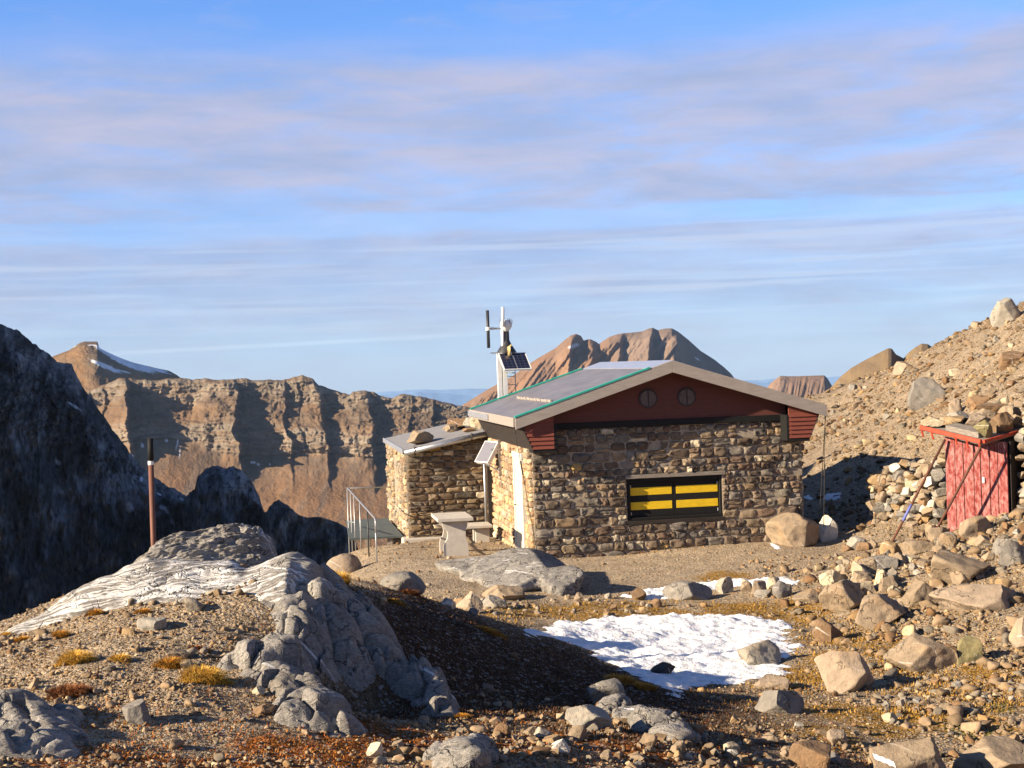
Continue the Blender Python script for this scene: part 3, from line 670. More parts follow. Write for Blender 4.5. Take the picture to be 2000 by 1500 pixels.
# --- flat topped summit with snow behind the range
cr = [(-300,830),(40,752),(100,697),(135,684),(155,670),(165,667),(190,667),(195,680),(215,690),(235,699),(260,708),(285,714),(310,720),(330,724),(345,732),(372,752),(470,800)]
px = np.arange(-200, 470, 1.2)
rows = [(sub(cr, 8, 0), [(0, 3500), (1, 3500)]), (cr, [(0, 3300), (1, 3300)]), ([(-300,852),(40,776),(100,722),(150,699),(190,697),(235,722),(285,736),(345,753),(470,815)], [(0, 3210), (1, 3210)]), ([(-300,930),(470,860)], [(0, 2850), (1, 2850)])]
PX, PY, DD, T = keyed(px, rows, [3, 40, 100])
but = np.zeros(PX.shape)
xr_ = PX - 0.35 * (PY - 670) + 14 * fbm(PX * 0.03, PY * 0.05, 51, 4, 0.6)
but = 85 * sstep(30, 175, xr_) - 85 * sstep(160, 320, xr_)
DDn = DD - but * np.clip(T - 1, 0, 0.25) / 0.25 - 20 * fbm(PX * 0.03, PY * 0.04, 3, 6, 0.65) * np.clip((T - 1) * 5, 0, 1)
colr = lerp((0.19, 0.11, 0.052), (0.15, 0.098, 0.058), sstep(-0.2, 0.3, fbm(PX * 0.03, PY * 0.04, 3, 4)))
colr = lerp(colr, (0.135, 0.095, 0.062), sstep(150, 185, PX + 6 * fbm(PX * .05, PY * .08, 61, 3)) * sstep(262, 226, PX + 0.4 * (PY - 700)) * sstep(666, 670, PY) * sstep(728, 712, PY))
sn = np.zeros(PX.shape); nz = 0.55 * fbm(PX * 0.07, PY * 0.16, 5, 4, 0.6)
for x, y, a, b, s in [(228,697,42,9,0.54),(268,714,34,9,0.36),(300,721,30,3.0,0.2),(207,716,30,4.5,0.42),(180,674,9,1,0),(130,684,18,0.9,-0.45),(240,725,14,1.6,0.25),(318,727,16,1.3,0.25),(190,709,12,1.5,0.4)]:
    dx, dy = PX - x, PY - y; sn = np.maximum(sn, sstep(1.2, 0.75, np.hypot(dx / a, (dy - s * dx) / b) + nz))
colr = lerp(colr, (0.82, 0.82, 0.84), sn)
grid_mesh('snowy_summit', PX, PY, DDn, MAT['cliff'], colr, 'flat topped brown summit with thin snow patches at far left')

# --- twin peak behind the hut
cr = [(780,905),(850,840),(905,790),(950,762),(1000,735),(1030,713),(1050,700),(1062,693),(1085,680),(1104,663),(1115,655),(1125,652),(1135,656),(1140,665),(1152,662),(1165,668),(1170,672),(1178,666),(1190,658),(1205,653),(1215,651),(1228,650),(1240,649),(1255,647),(1266,642),(1275,640),(1285,645),(1296,642),(1312,641),(1325,648),(1345,664),(1368,685),(1395,702),(1415,718),(1428,730),(1450,760),(1520,860)]
px = np.arange(780, 1520, 1.2)
rows = [(sub(cr, 8, 0), [(0, 4700), (1, 4700)]), (cr, [(780, 4100), (1330, 4300), (1430, 4800), (1520, 5000)]), ([(780,960),(1520,960)], [(780, 3600), (1330, 3650), (1430, 4300), (1520, 4600)])]
PX, PY, DD, T = keyed(px, rows, [3, 150])
dg = PX + 0.75 * (PY - 700)
rib = fbm(dg * 0.022, PY * 0.002, 2, 5, 0.6, True)
rib2 = fbm(dg * 0.012 + 3, PY * 0.001, 5, 3, 0.5, True)
rel = 42 * rib + 7 * fbm(PX * 0.12, PY * 0.10, 24, 4, 0.65) + 16 * fbm(dg * 0.06, PY * 0.01, 22, 4, 0.6, True) + 46 * np.maximum(rib2, -0.2)
for a, b, h in [(1090,1117,60),(1142,1160,20),(1178,1213,42),(1225,1270,66),(1285,1322,50)]:
    xq = PX + 0.12 * (PY - 660) + 5 * fbm(PX * 0.03, PY * 0.05, 6, 3)
    rel = rel + h * np.clip((xq - a) / (b - a), 0, 1) * (1 - sstep(b, b + 8, xq)) * sstep(760, 690, PY)
rel = rel * np.clip((T - 1) / 0.05, 0, 1)
gate = sstep(1345, 1325, PX - 0.05 * (PY - 650)); rel = rel * gate
DDn = DD - rel
colr = lerp((0.23, 0.13, 0.072), (0.195, 0.125, 0.082), sstep(-0.3, 0.4, fbm(dg * 0.03, PY * 0.004, 9, 4, 0.6)))
colr = lerp(colr, (0.20, 0.145, 0.11), sstep(1150, 1230, PX) * sstep(725, 690, PY) * 0.8)
colr = lerp(colr, (0.10, 0.085, 0.08), sstep(1335, 1360, PX) * 0.7)  # shade of the right flank painted in as a darker colour
sn = sstep(1.2, 0.7, np.hypot((PX - 1120 - 0.5 * (PY - 675)) / 13, (PY - 676 + 0.35 * (PX - 1120)) / 4) + 0.5 * fbm(PX * 0.08, PY * 0.1, 3, 3))
sn = np.maximum(sn, sstep(1.2, 0.7, np.hypot((PX - 1362) / 5, (PY - 701 - 0.6 * (PX - 1362)) / 1.3)))
colr = lerp(colr, (0.7, 0.7, 0.73), sn * 0.7)
grid_mesh('twin_peak', PX, PY, DDn, MAT['peak'], colr, 'twin brown peak with ribbed slopes rising behind the hut roof')

# --- flat mesa, brown shoulder and far blue ranges
cr = [(1430,800),(1490,765),(1508,746),(1524,734),(1545,735),(1575,734),(1610,733),(1617,740),(1624,752),(1650,790),(1680,830)]
px = np.arange(1430, 1680, 1.0)
rows = [(sub(cr, 6, 0), [(0, 3300), (1, 3300)]), (cr, [(0, 3000), (1, 3000)]), ([(1430,900),(1680,900)], [(0, 2700), (1, 2700)])]
PX, PY, DD, T = keyed(px, rows, [3, 60])
DDn = DD - 16 * fbm(PX * 0.05 + PY * 0.01, PY * 0.004, 2, 4, 0.55, True) * np.clip((T - 1) * 8, 0, 1)
colr = lerp((0.22, 0.14, 0.095), (0.19, 0.13, 0.10), sstep(-0.2, 0.3, fbm(PX * 0.05, PY * 0.02, 4, 3)))
grid_mesh('flat_mesa', PX, PY, DDn, MAT['peak'], colr, 'small flat topped brown mesa showing between hut roof and scree')
cr = [(1560,830),(1600,775),(1620,760),(1640,737),(1662,719),(1690,703),(1715,690),(1735,680),(1742,681),(1750,692),(1765,700),(1775,688),(1788,678),(1800,671),(1812,672),(1840,690),(1900,720)]
px = np.arange(1560, 1900, 1.5)
rows = [(sub(cr, 5, 0), [(0, 178), (1, 178)]), (cr, [(0, 170), (1, 170)]), ([(1560,900),(1900,900)], [(0, 110), (1, 110)])]
PX, PY, DD, T = keyed(px, rows, [3, 50])
DDn = DD - 2.0 * fbm(PX * 0.02 + 0.02 * PY, PY * 0.02, 2, 5, 0.6) * np.clip((T - 1) * 8, 0, 1)
colr = lerp((0.22, 0.155, 0.085), (0.18, 0.125, 0.075), sstep(-0.2, 0.3, fbm(PX * 0.04, PY * 0.04, 4, 4)))
grid_mesh('brown_shoulder', PX, PY, DDn, MAT['rock'], colr, 'smooth brown rock shoulder standing behind the scree skyline')
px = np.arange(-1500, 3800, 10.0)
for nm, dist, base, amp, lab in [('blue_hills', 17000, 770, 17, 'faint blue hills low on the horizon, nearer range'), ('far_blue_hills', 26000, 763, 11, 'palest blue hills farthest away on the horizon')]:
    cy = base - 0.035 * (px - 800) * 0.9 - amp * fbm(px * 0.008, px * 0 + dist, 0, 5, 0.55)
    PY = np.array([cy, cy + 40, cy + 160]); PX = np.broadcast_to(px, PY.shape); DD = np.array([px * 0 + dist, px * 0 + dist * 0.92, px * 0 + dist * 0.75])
    grid_mesh(nm, PX, PY, DD, MAT['farhill'], np.ones(PX.shape + (3,)) * np.array((0.17, 0.28, 0.46)), lab)  # distance haze painted into the hills as a blue base colour
# valley floor far below, out to the horizon
k = 96; V = [(0, 0, -560.0)] + [(28500 * math.cos(2 * math.pi * i / k), 28500 * math.sin(2 * math.pi * i / k), -560.0) for i in range(k)]
vf = mesh_obj('valley_ground', V, [(0, 1 + i, 1 + (i + 1) % k) for i in range(k)], MAT['farhill'], col=np.ones((k + 1, 3)) * np.array((0.10, 0.09, 0.07)))
tag(vf, 'hidden brown valley floor far below the hut', 'ground', kind='structure')
# air
hz = MB().box(-29000, 29000, -29000, 29000, -561.5, 420)
hm = bpy.data.materials.new('haze'); hm.use_nodes = True; hm.node_tree.nodes.clear(); t = NT(hm.node_tree)
ho = t.n('ShaderNodeOutputMaterial'); pv = t.n('ShaderNodeVolumePrincipled', None, Color=(0.46, 0.68, 1.0), Density=HAZE); t.L.new(pv.outputs[0], ho.inputs['Volume'])
h_ = hz.build('haze', hm); tag(h_, 'thin blue mountain haze filling the air over the valley', 'haze', kind='stuff')
# ------------------------------------------------------------------ stone walls
WALL_PAL = np.array([(0.20,0.155,0.115),(0.165,0.125,0.095),(0.235,0.19,0.145),(0.135,0.105,0.082),(0.27,0.20,0.13),(0.19,0.135,0.10),(0.23,0.205,0.175),(0.30,0.235,0.165),(0.155,0.14,0.125)])
def stones(segs, seed, pal, bright=0.05, hlo=0.11, hhi=0.2, depth=0.075, gap=0.010, pw=0.48, wr=(0.8, 2.3)):
    """segs: list of (origin, along, normal, length, top(s), z0, openings) in local space -> one batch of blocks laid in courses"""
    r = np.random.default_rng(seed); C, Hs, Ax, Nr, Cl = [], [], [], [], []
    for org, al, nr, L, top, z0, ops, *mul in segs:
        mul = mul[0] if mul else np.array((0.84, 0.81, 0.77))
        z = z0; k = 0
        while z < z0 + 6:
            h = r.uniform(hlo, hhi) * (1.25 if z < z0 + 0.5 else 1.0); s = -r.uniform(0, 0.05)
            if z > max(top(0), top(L), top(L / 2)): break
            while s < L:
                w = h * r.uniform(*wr); w = min(w, 0.5)
                a, b = max(s, 0.0), min(s + w, L)
                hh = h
                zz = z
                if b - a > 0.05 and zz + 0.3 * hh < top((a + b) / 2):
                    hh = min(hh, top((a + b) / 2) - zz)
                    pieces = [(a, b)]
                    for (o0, o1, p0, p1) in ops:
                        if zz < p1 - 0.02 and zz + hh > p0 + 0.02:
                            np_ = []
                            for (x0, x1) in pieces:
                                if x1 <= o0 or x0 >= o1: np_.append((x0, x1))
                                else:
                                    if o0 - x0 > 0.05: np_.append((x0, o0))
                                    if x1 - o1 > 0.05: np_.append((o1, x1))
                            pieces = np_
                    for (x0, x1) in pieces:
                        nsub = 2 if (r.random() < 0.12 and hh > 0.15) else 1
                        for q in range(nsub):
                            C.append(np.array(org) + np.array(al) * (x0 + x1) / 2 + np.array((0, 0, 1.0)) * (zz + hh * (q + 0.5) / nsub) + np.array(nr) * r.normal(-0.012, 0.011))
                            Hs.append(((x1 - x0) / 2 - gap * 0.5, hh / 2 / nsub - gap * 0.5, depth * r.uniform(0.8, 1.25)))
                            Ax.append(al); Nr.append(nr)
                            c = pal[r.integers(len(pal))] * r.uniform(0.75, 1.25) * mul
                            if r.random() < bright: c = np.array((0.52, 0.44, 0.31)) * r.uniform(0.75, 1.15)
                            if r.random() < 0.008: c = np.array((0.42, 0.27, 0.10))
                            Cl.append(c)
                s += w
            z += h; k += 1
    C, Hs, Ax, Nr, Cl = map(np.array, (C, Hs, Ax, Nr, Cl)); n = len(C)
    B, Fc = ICO[3]; nv = len(B)
    S = np.sign(B) * np.abs(B) ** pw; S = S / np.abs(S).max()
    V = np.repeat(S[None], n, 0)
    o = r.uniform(-60, 60, (n, 1, 3)); q = V * 0.9 + o
    N1 = np.stack([fbm(q[..., 0] + 31 * k, q[..., 1], q[..., 2], 3, 0.6) for k in range(3)], -1)
    V = V + N1 * np.array((0.40, 0.40, 0.75))
    V = V * Hs[:, None, :]
    up = np.array((0, 0, 1.0))
    W_ = C[:, None, :] + V[..., 0:1] * Ax[:, None, :] + V[..., 1:2] * up + V[..., 2:3] * Nr[:, None, :]
    Fa = (Fc[None] + (np.arange(n) * nv)[:, None, None]).reshape(-1, 3)
    return W_.reshape(-1, 3), Fa, np.repeat(Cl, nv, 0)

def wall_part(name, parent, segs, core, seed, pal=WALL_PAL, **kw):
    """a stone wall: mortar core with its facing blocks, one mesh"""
    V, Fa, Cc = stones(segs, seed, pal, **kw)
    mb = MB(); core(mb)
    tri = []
    for f in mb.F:
        for i in range(1, len(f) - 1): tri.append((f[0], f[i], f[i + 1]))
    nb = len(mb.V)
    V2 = np.vstack([np.array(mb.V), V]); F2 = np.vstack([np.array(tri, np.int32), Fa + nb])
    c2 = np.vstack([np.ones((nb, 3)) * 0.15, Cc])
    mi = np.concatenate([np.zeros(len(tri), int), np.ones(len(Fa), int)])
    o = mesh_obj(name, V2, F2, [MAT['mortar'], MAT['wallstone']], parent, col=c2, mi=mi)
    sm = np.zeros(len(F2), bool); sm[len(tri):] = True
    o.data.polygons.foreach_set('use_smooth', sm)
    return o

# ------------------------------------------------------------------ main hut
YAW = math.radians(9.3)
HO = at(1045, 1088, 28.0); HO[2] = 0.0
hut = empty('stone_hut', HO, YAW)
tag(hut, 'stone mountain hut with red gable, metal roof and black and yellow shuttered window', 'hut')
LW, DW = 5.36, 5.5; RS, RZ, EVZ, SL = 2.68, 3.74, 2.78, 0.316
top_f = lambda s: 2.56 if 0.36 < s < 5.0 else 2.16
top_s = lambda s: 2.2
WIN = (1.83, 3.74, 0.66, 1.56)
DOOR = (0.62, 1.62, 0.0, 1.98)
def core(mb):
    # wall body with a window recess and a door recess left open
    mb.box(0.012, WIN[0], -0.028, 0.5, -0.7, 2.5); mb.box(WIN[1], LW + 0.018, -0.028, 0.5, -0.7, 2.5)
    mb.box(WIN[0], WIN[1], -0.028, 0.5, -0.7, WIN[2]); mb.box(WIN[0], WIN[1], -0.028, 0.5, WIN[3], 2.5); mb.box(WIN[0], WIN[1], 0.3, 0.5, WIN[2], WIN[3])
    mb.box(-0.018, 0.5, 0.5, DW - 0.05, -0.7, 2.5); mb.box(LW - 0.5, LW + 0.018, 0.5, DW - 0.05, -0.7, 2.5); mb.box(0.5, LW - 0.5, DW - 0.5, DW - 0.05, -0.7, 2.5)
wall_part('wall', hut, [((0, 0, 0), (1, 0, 0), (0, -1, 0), LW, top_f, -0.45, [WIN]),
                        ((0, DW, 0), (0, -1, 0), (-1, 0, 0), DW, top_s, -0.45, [(DW - DOOR[1], DW - DOOR[0], -0.5, DOOR[3])], np.array((2.0, 1.75, 1.4))),  # side facing the sun: sunlight put into paler stone colours
                        ((LW, 0, 0), (0, 1, 0), (1, 0, 0), DW, top_s, -0.45, [])], core, 11, bright=0.04)
def part(mb, name, mat, parent=hut, bevel=0.006, smooth=False): return mb.build(name, MAT[mat] if isinstance(mat, str) else [MAT[k] for k in mat], parent, bevel, smooth)
# roof: two sloping slabs (underside included), ridge cap, fascias, edge strips
TF, TB = -0.52, 5.66
def slope(s): return RZ - SL * abs(s - RS)
EL, ER = -0.37, 5.72
roof = part(MB().prism([(EL, slope(EL) - 0.10), (RS, RZ - 0.10), (ER, slope(ER) - 0.10), (ER, slope(ER)), (RS, RZ), (EL, slope(EL))], TF, TB), 'roof', 'roofmetal')
part(MB().prism([(RS - 0.42, slope(RS - 0.42) + 0.004), (RS, RZ + 0.004), (RS + 0.42, slope(RS + 0.42) + 0.004), (RS + 0.42, slope(RS + 0.42) + 0.016), (RS, RZ + 0.022), (RS - 0.42, slope(RS - 0.42) + 0.016)], TF - 0.01, TB + 0.01), 'ridge_cap', 'bright', roof, 0.0)
for s0, s1, sg in ((EL, RS, 1), (RS, ER, -1)):
    h = 0.215
    mb = MB(); mb.prism([(s0 - 0.01 * (sg > 0), slope(s0) - h), (s1 + 0.01 * (sg < 0), slope(s1) - h), (s1 + 0.01 * (sg < 0), slope(s1) + 0.012), (s0 - 0.01 * (sg > 0), slope(s0) + 0.012)], TF - 0.035, TF - 0.003)
    part(mb, 'fascia', 'fascia')
for t0 in (TF - 0.045, TB - 0.06):
    mb = MB(); a, b = EL - 0.02, RS - 0.44
    mb.prism([(a, slope(a) + 0.008), (b, slope(b) + 0.008), (b, slope(b) + 0.045), (a, slope(a) + 0.045)], t0, t0 + 0.10)
    part(mb, 'edge_strip', 'teal', roof, 0.004)
part(MB().box(EL - 0.05, EL - 0.005, TF, TB, slope(EL) - 0.17, slope(EL) + 0.01), 'eave_board', 'fascia')
part(MB().prism([(EL - 0.09, slope(EL) - 0.13), (EL - 0.055, slope(EL) - 0.13), (EL - 0.055, slope(EL) - 0.02), (EL - 0.09, slope(EL) - 0.01)], 2.6, TB - 0.1), 'gutter', 'bright')
mb = MB()
for k in range(26):
    y = 0.15 + k * 0.150 + 0.02 * math.sin(k * 7.3); s = 0.42 + 0.012 * math.sin(k * 2.35)
    mb.box(s, s + 0.05, y, y + 0.15, slope(s) + 0.0, slope(s + 0.05) + 0.035 + 0.012 * math.sin(k * 3.1))
part(mb, 'snow_guard', 'fascia', roof, 0.01)
# gable of dark red boards, lintel beam, vents
G0 = 2.60
mb = MB(); n = 9
for k in range(n):
    z0, z1 = G0 + 0.02 + k * 0.118, G0 + 0.02 + (k + 1) * 0.118 - 0.001
    a = max(0.3, RS - (RZ - 0.12 - z0) / SL); a2 = max(0.3, RS - (RZ - 0.12 - z1) / SL)
    if a2 >= RS: break
    mb.prism([(a, z0), (2 * RS - a, z0), (2 * RS - a2, z1), (a2, z1)], -0.075 + 0.0015 * (k % 2), 0.1)
part(mb, 'gable', 'redwood', bevel=0.0)
part(MB().box(0.42, 5.0, -0.11, 0.12, 2.50, 2.622), 'lintel_beam', 'black')
for s in (2.30, 3.07):
    c = MB()
    prof = [(0.185 * math.cos(2 * math.pi * k / 28), 0.185 * math.sin(2 * math.pi * k / 28)) for k in range(28)]
    c.prism([(s + a, 3.035 + b) for a, b in prof], -0.10, -0.06); v = part(c, 'vent', 'ventrim')
    c = MB()
    c.prism([(s + a * 0.84, 3.035 + b * 0.84) for a, b in prof], -0.106, -0.09); part(c, 'louvre', 'vent', v)
    c = MB(); c.box(s - 0.012, s + 0.012, -0.116, -0.104, 2.88, 3.19); part(c, 'divider', 'ventrim', v)
# boxed-in eaves, left and right: clapboard ends, dark boarding along the underside
for sg in (1, -1):
    X = (lambda s: s) if sg > 0 else (lambda s: LW - s)
    mb = MB(); zt, zb = 2.66, 2.17; nb = 6; hb = (zt - zb) / nb
    for k in range(nb):
        z0 = zb + k * hb; z1 = z0 + hb
        ed = lambda z: -0.055 - (z - zb) / (zt - zb) * 0.185
        V = []
        for z, y in ((z0, -0.455), (z1 + 0.004, -0.43)):
            V += [(X(ed(z)), y, z), (X(0.365), y, z)]
        V += [(X(ed(z0)), -0.40, z0), (X(0.365), -0.40, z0), (X(ed(z1)), -0.40, z1), (X(0.365), -0.40, z1)]
        mb.add(V, [(0, 1, 3, 2), (4, 6, 7, 5), (0, 4, 5, 1), (2, 3, 7, 6), (0, 2, 6, 4), (1, 5, 7, 3)])
    # upper triangle up to the roof
    mb.prism([(X(-0.235), 2.664), (X(0.365), 2.664), (X(0.365), slope(0.365) - 0.12), (X(-0.235), slope(-0.235) - 0.12)][::sg], -0.43, -0.40)
    part(mb, 'eave_box', 'redclap', bevel=0.0)
    mb = MB(); mb.prism([(X(-0.05), 2.15), (X(-0.03), 2.15), (X(-0.28), 2.72), (X(-0.30), 2.72)][::sg], -0.45, TB - 0.06)
    part(mb, 'soffit', 'darkwood')
    mb = MB(); mb.box(*sorted((X(0.365), X(0.42))), -0.44, -0.02, 2.12, 2.62); mb.box(*sorted((X(-0.045), X(0.364))), -0.44, -0.02, 2.10, 2.166)
    part(mb, 'box_trim', 'black')
    mb = MB(); mb.box(*sorted((X(0.0), X(0.36))), -0.39, -0.05, 2.17, 2.60); part(mb, 'box_core', 'darkwood')
# shuttered window
part(MB().box(1.80, 3.80, -0.075, 0.06, 1.50, 1.575), 'window_lintel', 'oldwood')
fr = MB(); fr.box(1.845, 1.90, -0.012, 0.22, 0.74, 1.50); fr.box(3.69, 3.745, -0.012, 0.22, 0.74, 1.50); fr.box(1.90, 3.69, -0.008, 0.22, 1.42, 1.498); fr.box(1.845, 3.745, -0.03, 0.22, 0.685, 0.74)
wfr = part(fr, 'window_frame', 'black')
for a, b in ((1.905, 2.786), (2.794, 3.685)):
    mb = MB(); mb.box(a, b, 0.055, 0.10, 0.745, 1.418)
    mb.cur = 1
    for z0 in (0.885, 1.165): mb.box(a + (0.015 if a < 2 else 0.04), b - (0.04 if a < 2 else 0.015), 0.05, 0.056, z0, z0 + 0.15)
    mb.cur = 2; hx = a + 0.02 if a < 2 else b - 0.02
    for z0 in (0.82, 1.34): mb.tube([(hx, 0.045, z0 - 0.03), (hx, 0.045, z0 + 0.03)], 0.012, 8)
    part(mb, 'shutter', ('black', 'yellow', 'galv'), bevel=0.003)
part(MB().box(1.80, 3.77, -0.06, 0.05, 0.61, 0.683), 'window_sill', 'darkwood')
# slatted pale door on the sunny side
mb = MB(); nb = 26
for k in range(nb):
    z0 = 0.02 + k * 1.9 / nb; mb.box(-0.085 - 0.004 * (k % 2), 0.02, 0.70, 1.55, z0, z0 + 1.9 / nb - 0.004)
dr = part(mb, 'door', 'door', bevel=0.003)
mb = MB(); mb.tube([(-0.085, 1.44, 0.98), (-0.13, 1.44, 0.98), (-0.13, 1.34, 0.98)], 0.010, 8); part(mb, 'handle', 'darkmetal', dr, 0)
mb = MB(); mb.box(-0.105, 0.04, 0.60, 0.70, -0.2, 1.93); mb.box(-0.105, 0.04, 1.55, 1.64, -0.2, 1.93); mb.box(-0.115, 0.04, 0.56, 1.68, 1.93, 2.04)
part(mb, 'door_frame', 'doorframe')
part(MB().box(-0.16, -0.03, 4.86, 4.95, -0.3, 2.0), 'corner_post', 'darkwood')
part(MB().tube([(-0.19, 5.06, 2.0), (-0.19, 5.06, -0.15)], 0.034, 12), 'downpipe', 'galv', bevel=0, smooth=True)
part(MB().box(-0.11, -0.035, 3.48, 3.56, 1.4, 2.18), 'wall_batten', 'oldwood')
# tie-down cables with turnbuckles at the eave corners
for a, b, tb in (((-0.40, -0.42, 2.72), (0.02, -0.30, 0.02), (0.28, 0.38)), ((5.74, -0.42, 2.64), (5.66, -0.36, 0.4), (0.45, 0.55)), ((5.80, -0.3, 2.66), (5.74, 0.1, 0.4), (0.5, 0.56))):
    A_, B_ = Vector(a), Vector(b); mb = MB(); mb.tube([A_, B_], 0.0065, 6); mb.tube([A_.lerp(B_, tb[0]), A_.lerp(B_, tb[1])], 0.015, 8); mb.tube([A_, A_.lerp(B_, 0.09)], 0.011, 8)
    part(mb, 'tie_cable', 'cable', bevel=0)

# small solar panel on the wall
def quad_panel(parent, name, c, u, v, w, h, th, cells=True, frame='white', mat='cells'):
    """panel centred at c, u and v its edge directions"""
    c, u, v = Vector(c), Vector(u).normalized(), Vector(v); v = (v - u * v.dot(u)).normalized(); n = u.cross(v)
    Mx = Matrix.Identity(4)
    for i in range(3): Mx[i][0] = u[i]; Mx[i][1] = v[i]; Mx[i][2] = n[i]; Mx[i][3] = c[i]
    mb = MB(); e = 0.022
    mb.box(-w/2, w/2, -h/2, -h/2 + e, -th, 0); mb.box(-w/2, w/2, h/2 - e, h/2, -th, 0); mb.box(-w/2, -w/2 + e, -h/2 + e, h/2 - e, -th, 0); mb.box(w/2 - e, w/2, -h/2 + e, h/2 - e, -th, 0)
    f = mb.build(name, MAT[frame], parent, 0.002); f.matrix_local = Mx
    g_ = MB().box(-w/2 + e, w/2 - e, -h/2 + e, h/2 - e, -th * 0.8, -0.004).build('cells', MAT[mat], f, 0)
    return f
spn = empty('solar_panel', HO, YAW); tag(spn, 'small white framed solar panel tilted on bracket under the hut eave', 'solar panel')
MAT['cells2'] = plain('dusty_cells', (0.20, 0.19, 0.20), 0.3, 0.1, 30, 0.15)
pc = Vector((-0.33, 3.75, 1.92))
quad_panel(spn, 'panel', pc, (0.32, -0.95, 0.0), (0.42, 0.14, 0.70), 0.62, 0.52, 0.09, mat='cells2')
mb = MB(); mb.tube([pc + Vector((-0.1, 0.1, -0.2)), (0.0, 3.6, 1.45)], 0.014, 8); mb.tube([pc + Vector((0.06, -0.25, 0.05)), (0.0, 3.5, 2.05)], 0.014, 8); mb.tube([pc + Vector((-0.12, -0.2, -0.22)), (0.0, 3.5, 1.47)], 0.014, 8)
mb.build('bracket', MAT['galv'], spn)

# ------------------------------------------------------------------ annex
anx = empty('stone_annex', HO, YAW); tag(anx, 'small stone annex with lean-to roof weighed down by rocks beside the hut', 'annex')
A0, A1, AT, AD = -1.89, 1.55, 5.56, 10.9
atop = lambda s: 1.90 + 0.185 * (s - 0)
def acore(mb):
    mb.prism([(A0 - 0.015, -0.9), (A1, -0.9), (A1, 1.9 + 0.185 * (A1 - A0)), (A0 - 0.015, 1.9)], AT - 0.02, AD)
WN2 = (2.0, 3.1, 0.55, 1.45)
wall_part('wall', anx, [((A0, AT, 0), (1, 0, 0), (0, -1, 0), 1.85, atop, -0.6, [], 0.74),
                        ((A0, AD, 0), (0, -1, 0), (-1, 0, 0), AD - AT, lambda s: 1.9, -0.8, [WN2], 1.25)], acore, 23,  # left wall paler than the front, sunlight put into the stone colour
          pal=WALL_PAL * np.array((1.12, 1.05, 0.92)), bright=0.08, hlo=0.10, hhi=0.17, wr=(1.0, 3.2))
def aslope(s): return 1.97 + 0.185 * (s - A0)
S0 = A0 - 0.09
ar = part(MB().prism([(S0, aslope(S0) - 0.07), (A1, aslope(A1) - 0.07), (A1, aslope(A1)), (S0, aslope(S0))], AT - 0.22, AD + 0.1), 'roof', 'sheetroof', anx)
part(MB().box(S0 - 0.03, S0 - 0.003, AT - 0.22, AD + 0.1, aslope(S0) - 0.10, aslope(S0) + 0.015), 'eave_trim', 'bright', anx)
mb = MB(); gp = [(S0 + 0.02, AT - 0.28, aslope(S0) - 0.075), (-0.05, AT - 0.28, aslope(-0.05) - 0.075)]
mb.tube(gp, 0.062, 14); ag = part(mb, 'gutter', 'galv', anx, 0, True)
for k in (0.12, 0.80):
    p = Vector(gp[0]).lerp(Vector(gp[1]), k); mb = MB(); mb.tube([p + Vector((0.0, 0, -0.085)), p + Vector((0, -0.075, 0)), p + Vector((0, -0.02, 0.085)), p + Vector((0, 0.08, 0.09))], 0.013, 6)
    part(mb, 'gutter_clip', 'cable', ag, 0)
mb = MB(); y0, y1 = AD - WN2[1], AD - WN2[0]
mb.box(A0 - 0.0, A0 + 0.08, y0, y1, WN2[2], WN2[3]); mb.cur = 1
for z0 in (0.68, 1.12): mb.box(A0 - 0.012, A0 + 0.0, y0 + 0.06, y1 - 0.06, z0, z0 + 0.2)
part(mb, 'shutter', ('black', 'yellow'), anx, 0.003)
part(MB().box(A0 - 0.16, A0 + 1.0, AT - 0.13, AT + 0.5, -0.5, -0.06), 'footing', 'conc', anx, 0.03)

# ------------------------------------------------------------------ wind generator and antenna mast on the annex roof
mast = empty('wind_mast', HO, YAW); tag(mast, 'white mast behind the hut roof with turbine head, twin solar panels and dark antenna', 'mast')
mx, my, mz = 0.52, 6.35, aslope(0.52)
b_ = MB(); b_.box(mx - 0.13, mx + 0.30, my - 0.13, my + 0.30, mz - 0.03, mz + 0.62); part(b_, 'base', 'oldwood', mast)
b_ = MB()
for dx, dy in ((-0.10, -0.05), (0.025, -0.05), (-0.05, 0.1)): b_.box(mx + dx - 0.055, mx + dx + 0.055, my + dy - 0.045, my + dy + 0.045, mz, 4.05)
b_.box(mx - 0.055, mx - 0.035, my - 0.03, my + 0.06, mz, 4.05)
part(b_, 'column', 'white', mast)
b_ = MB()
for dx in (0.06, 0.30): b_.tube([(mx + dx, my + 0.15, mz), (mx + dx, my + 0.15, 3.9)], 0.012, 6)
for k in range(6): b_.tube([(mx + 0.06, my + 0.15, 2.9 + 0.2 * k), (mx + 0.30, my + 0.15, 2.9 + 0.2 * k)], 0.009, 6)
part(b_, 'ladder', 'galv', mast, 0)
b_ = MB(); b_.tube([(mx, my, 3.9), (mx + 0.01, my, 4.72)], 0.036, 14); part(b_, 'pole', 'white', mast, 0, True)
b_ = MB(); b_.lathe((mx + 0.10, my + 0.05, 4.05), [(0.24, 0.0), (0.235, 0.02), (0.17, 0.12), (0.11, 0.22), (0.075, 0.30), (0.07, 0.52)], 18); part(b_, 'funnel', 'darkmetal', mast, 0, True)
b_ = MB()
for a in (0.5, 2.0, 3.5, 5.0): b_.tube([(mx + 0.10 + 0.23 * math.cos(a), my + 0.05 + 0.23 * math.sin(a), 3.93), (mx + 0.10 + 0.23 * math.cos(a), my + 0.05 + 0.23 * math.sin(a), 4.06)], 0.018, 6)
b_.lathe((mx + 0.10, my + 0.05, 3.90), [(0.24, 0), (0.24, 0.04)], 18); part(b_, 'collar', 'white', mast, 0)
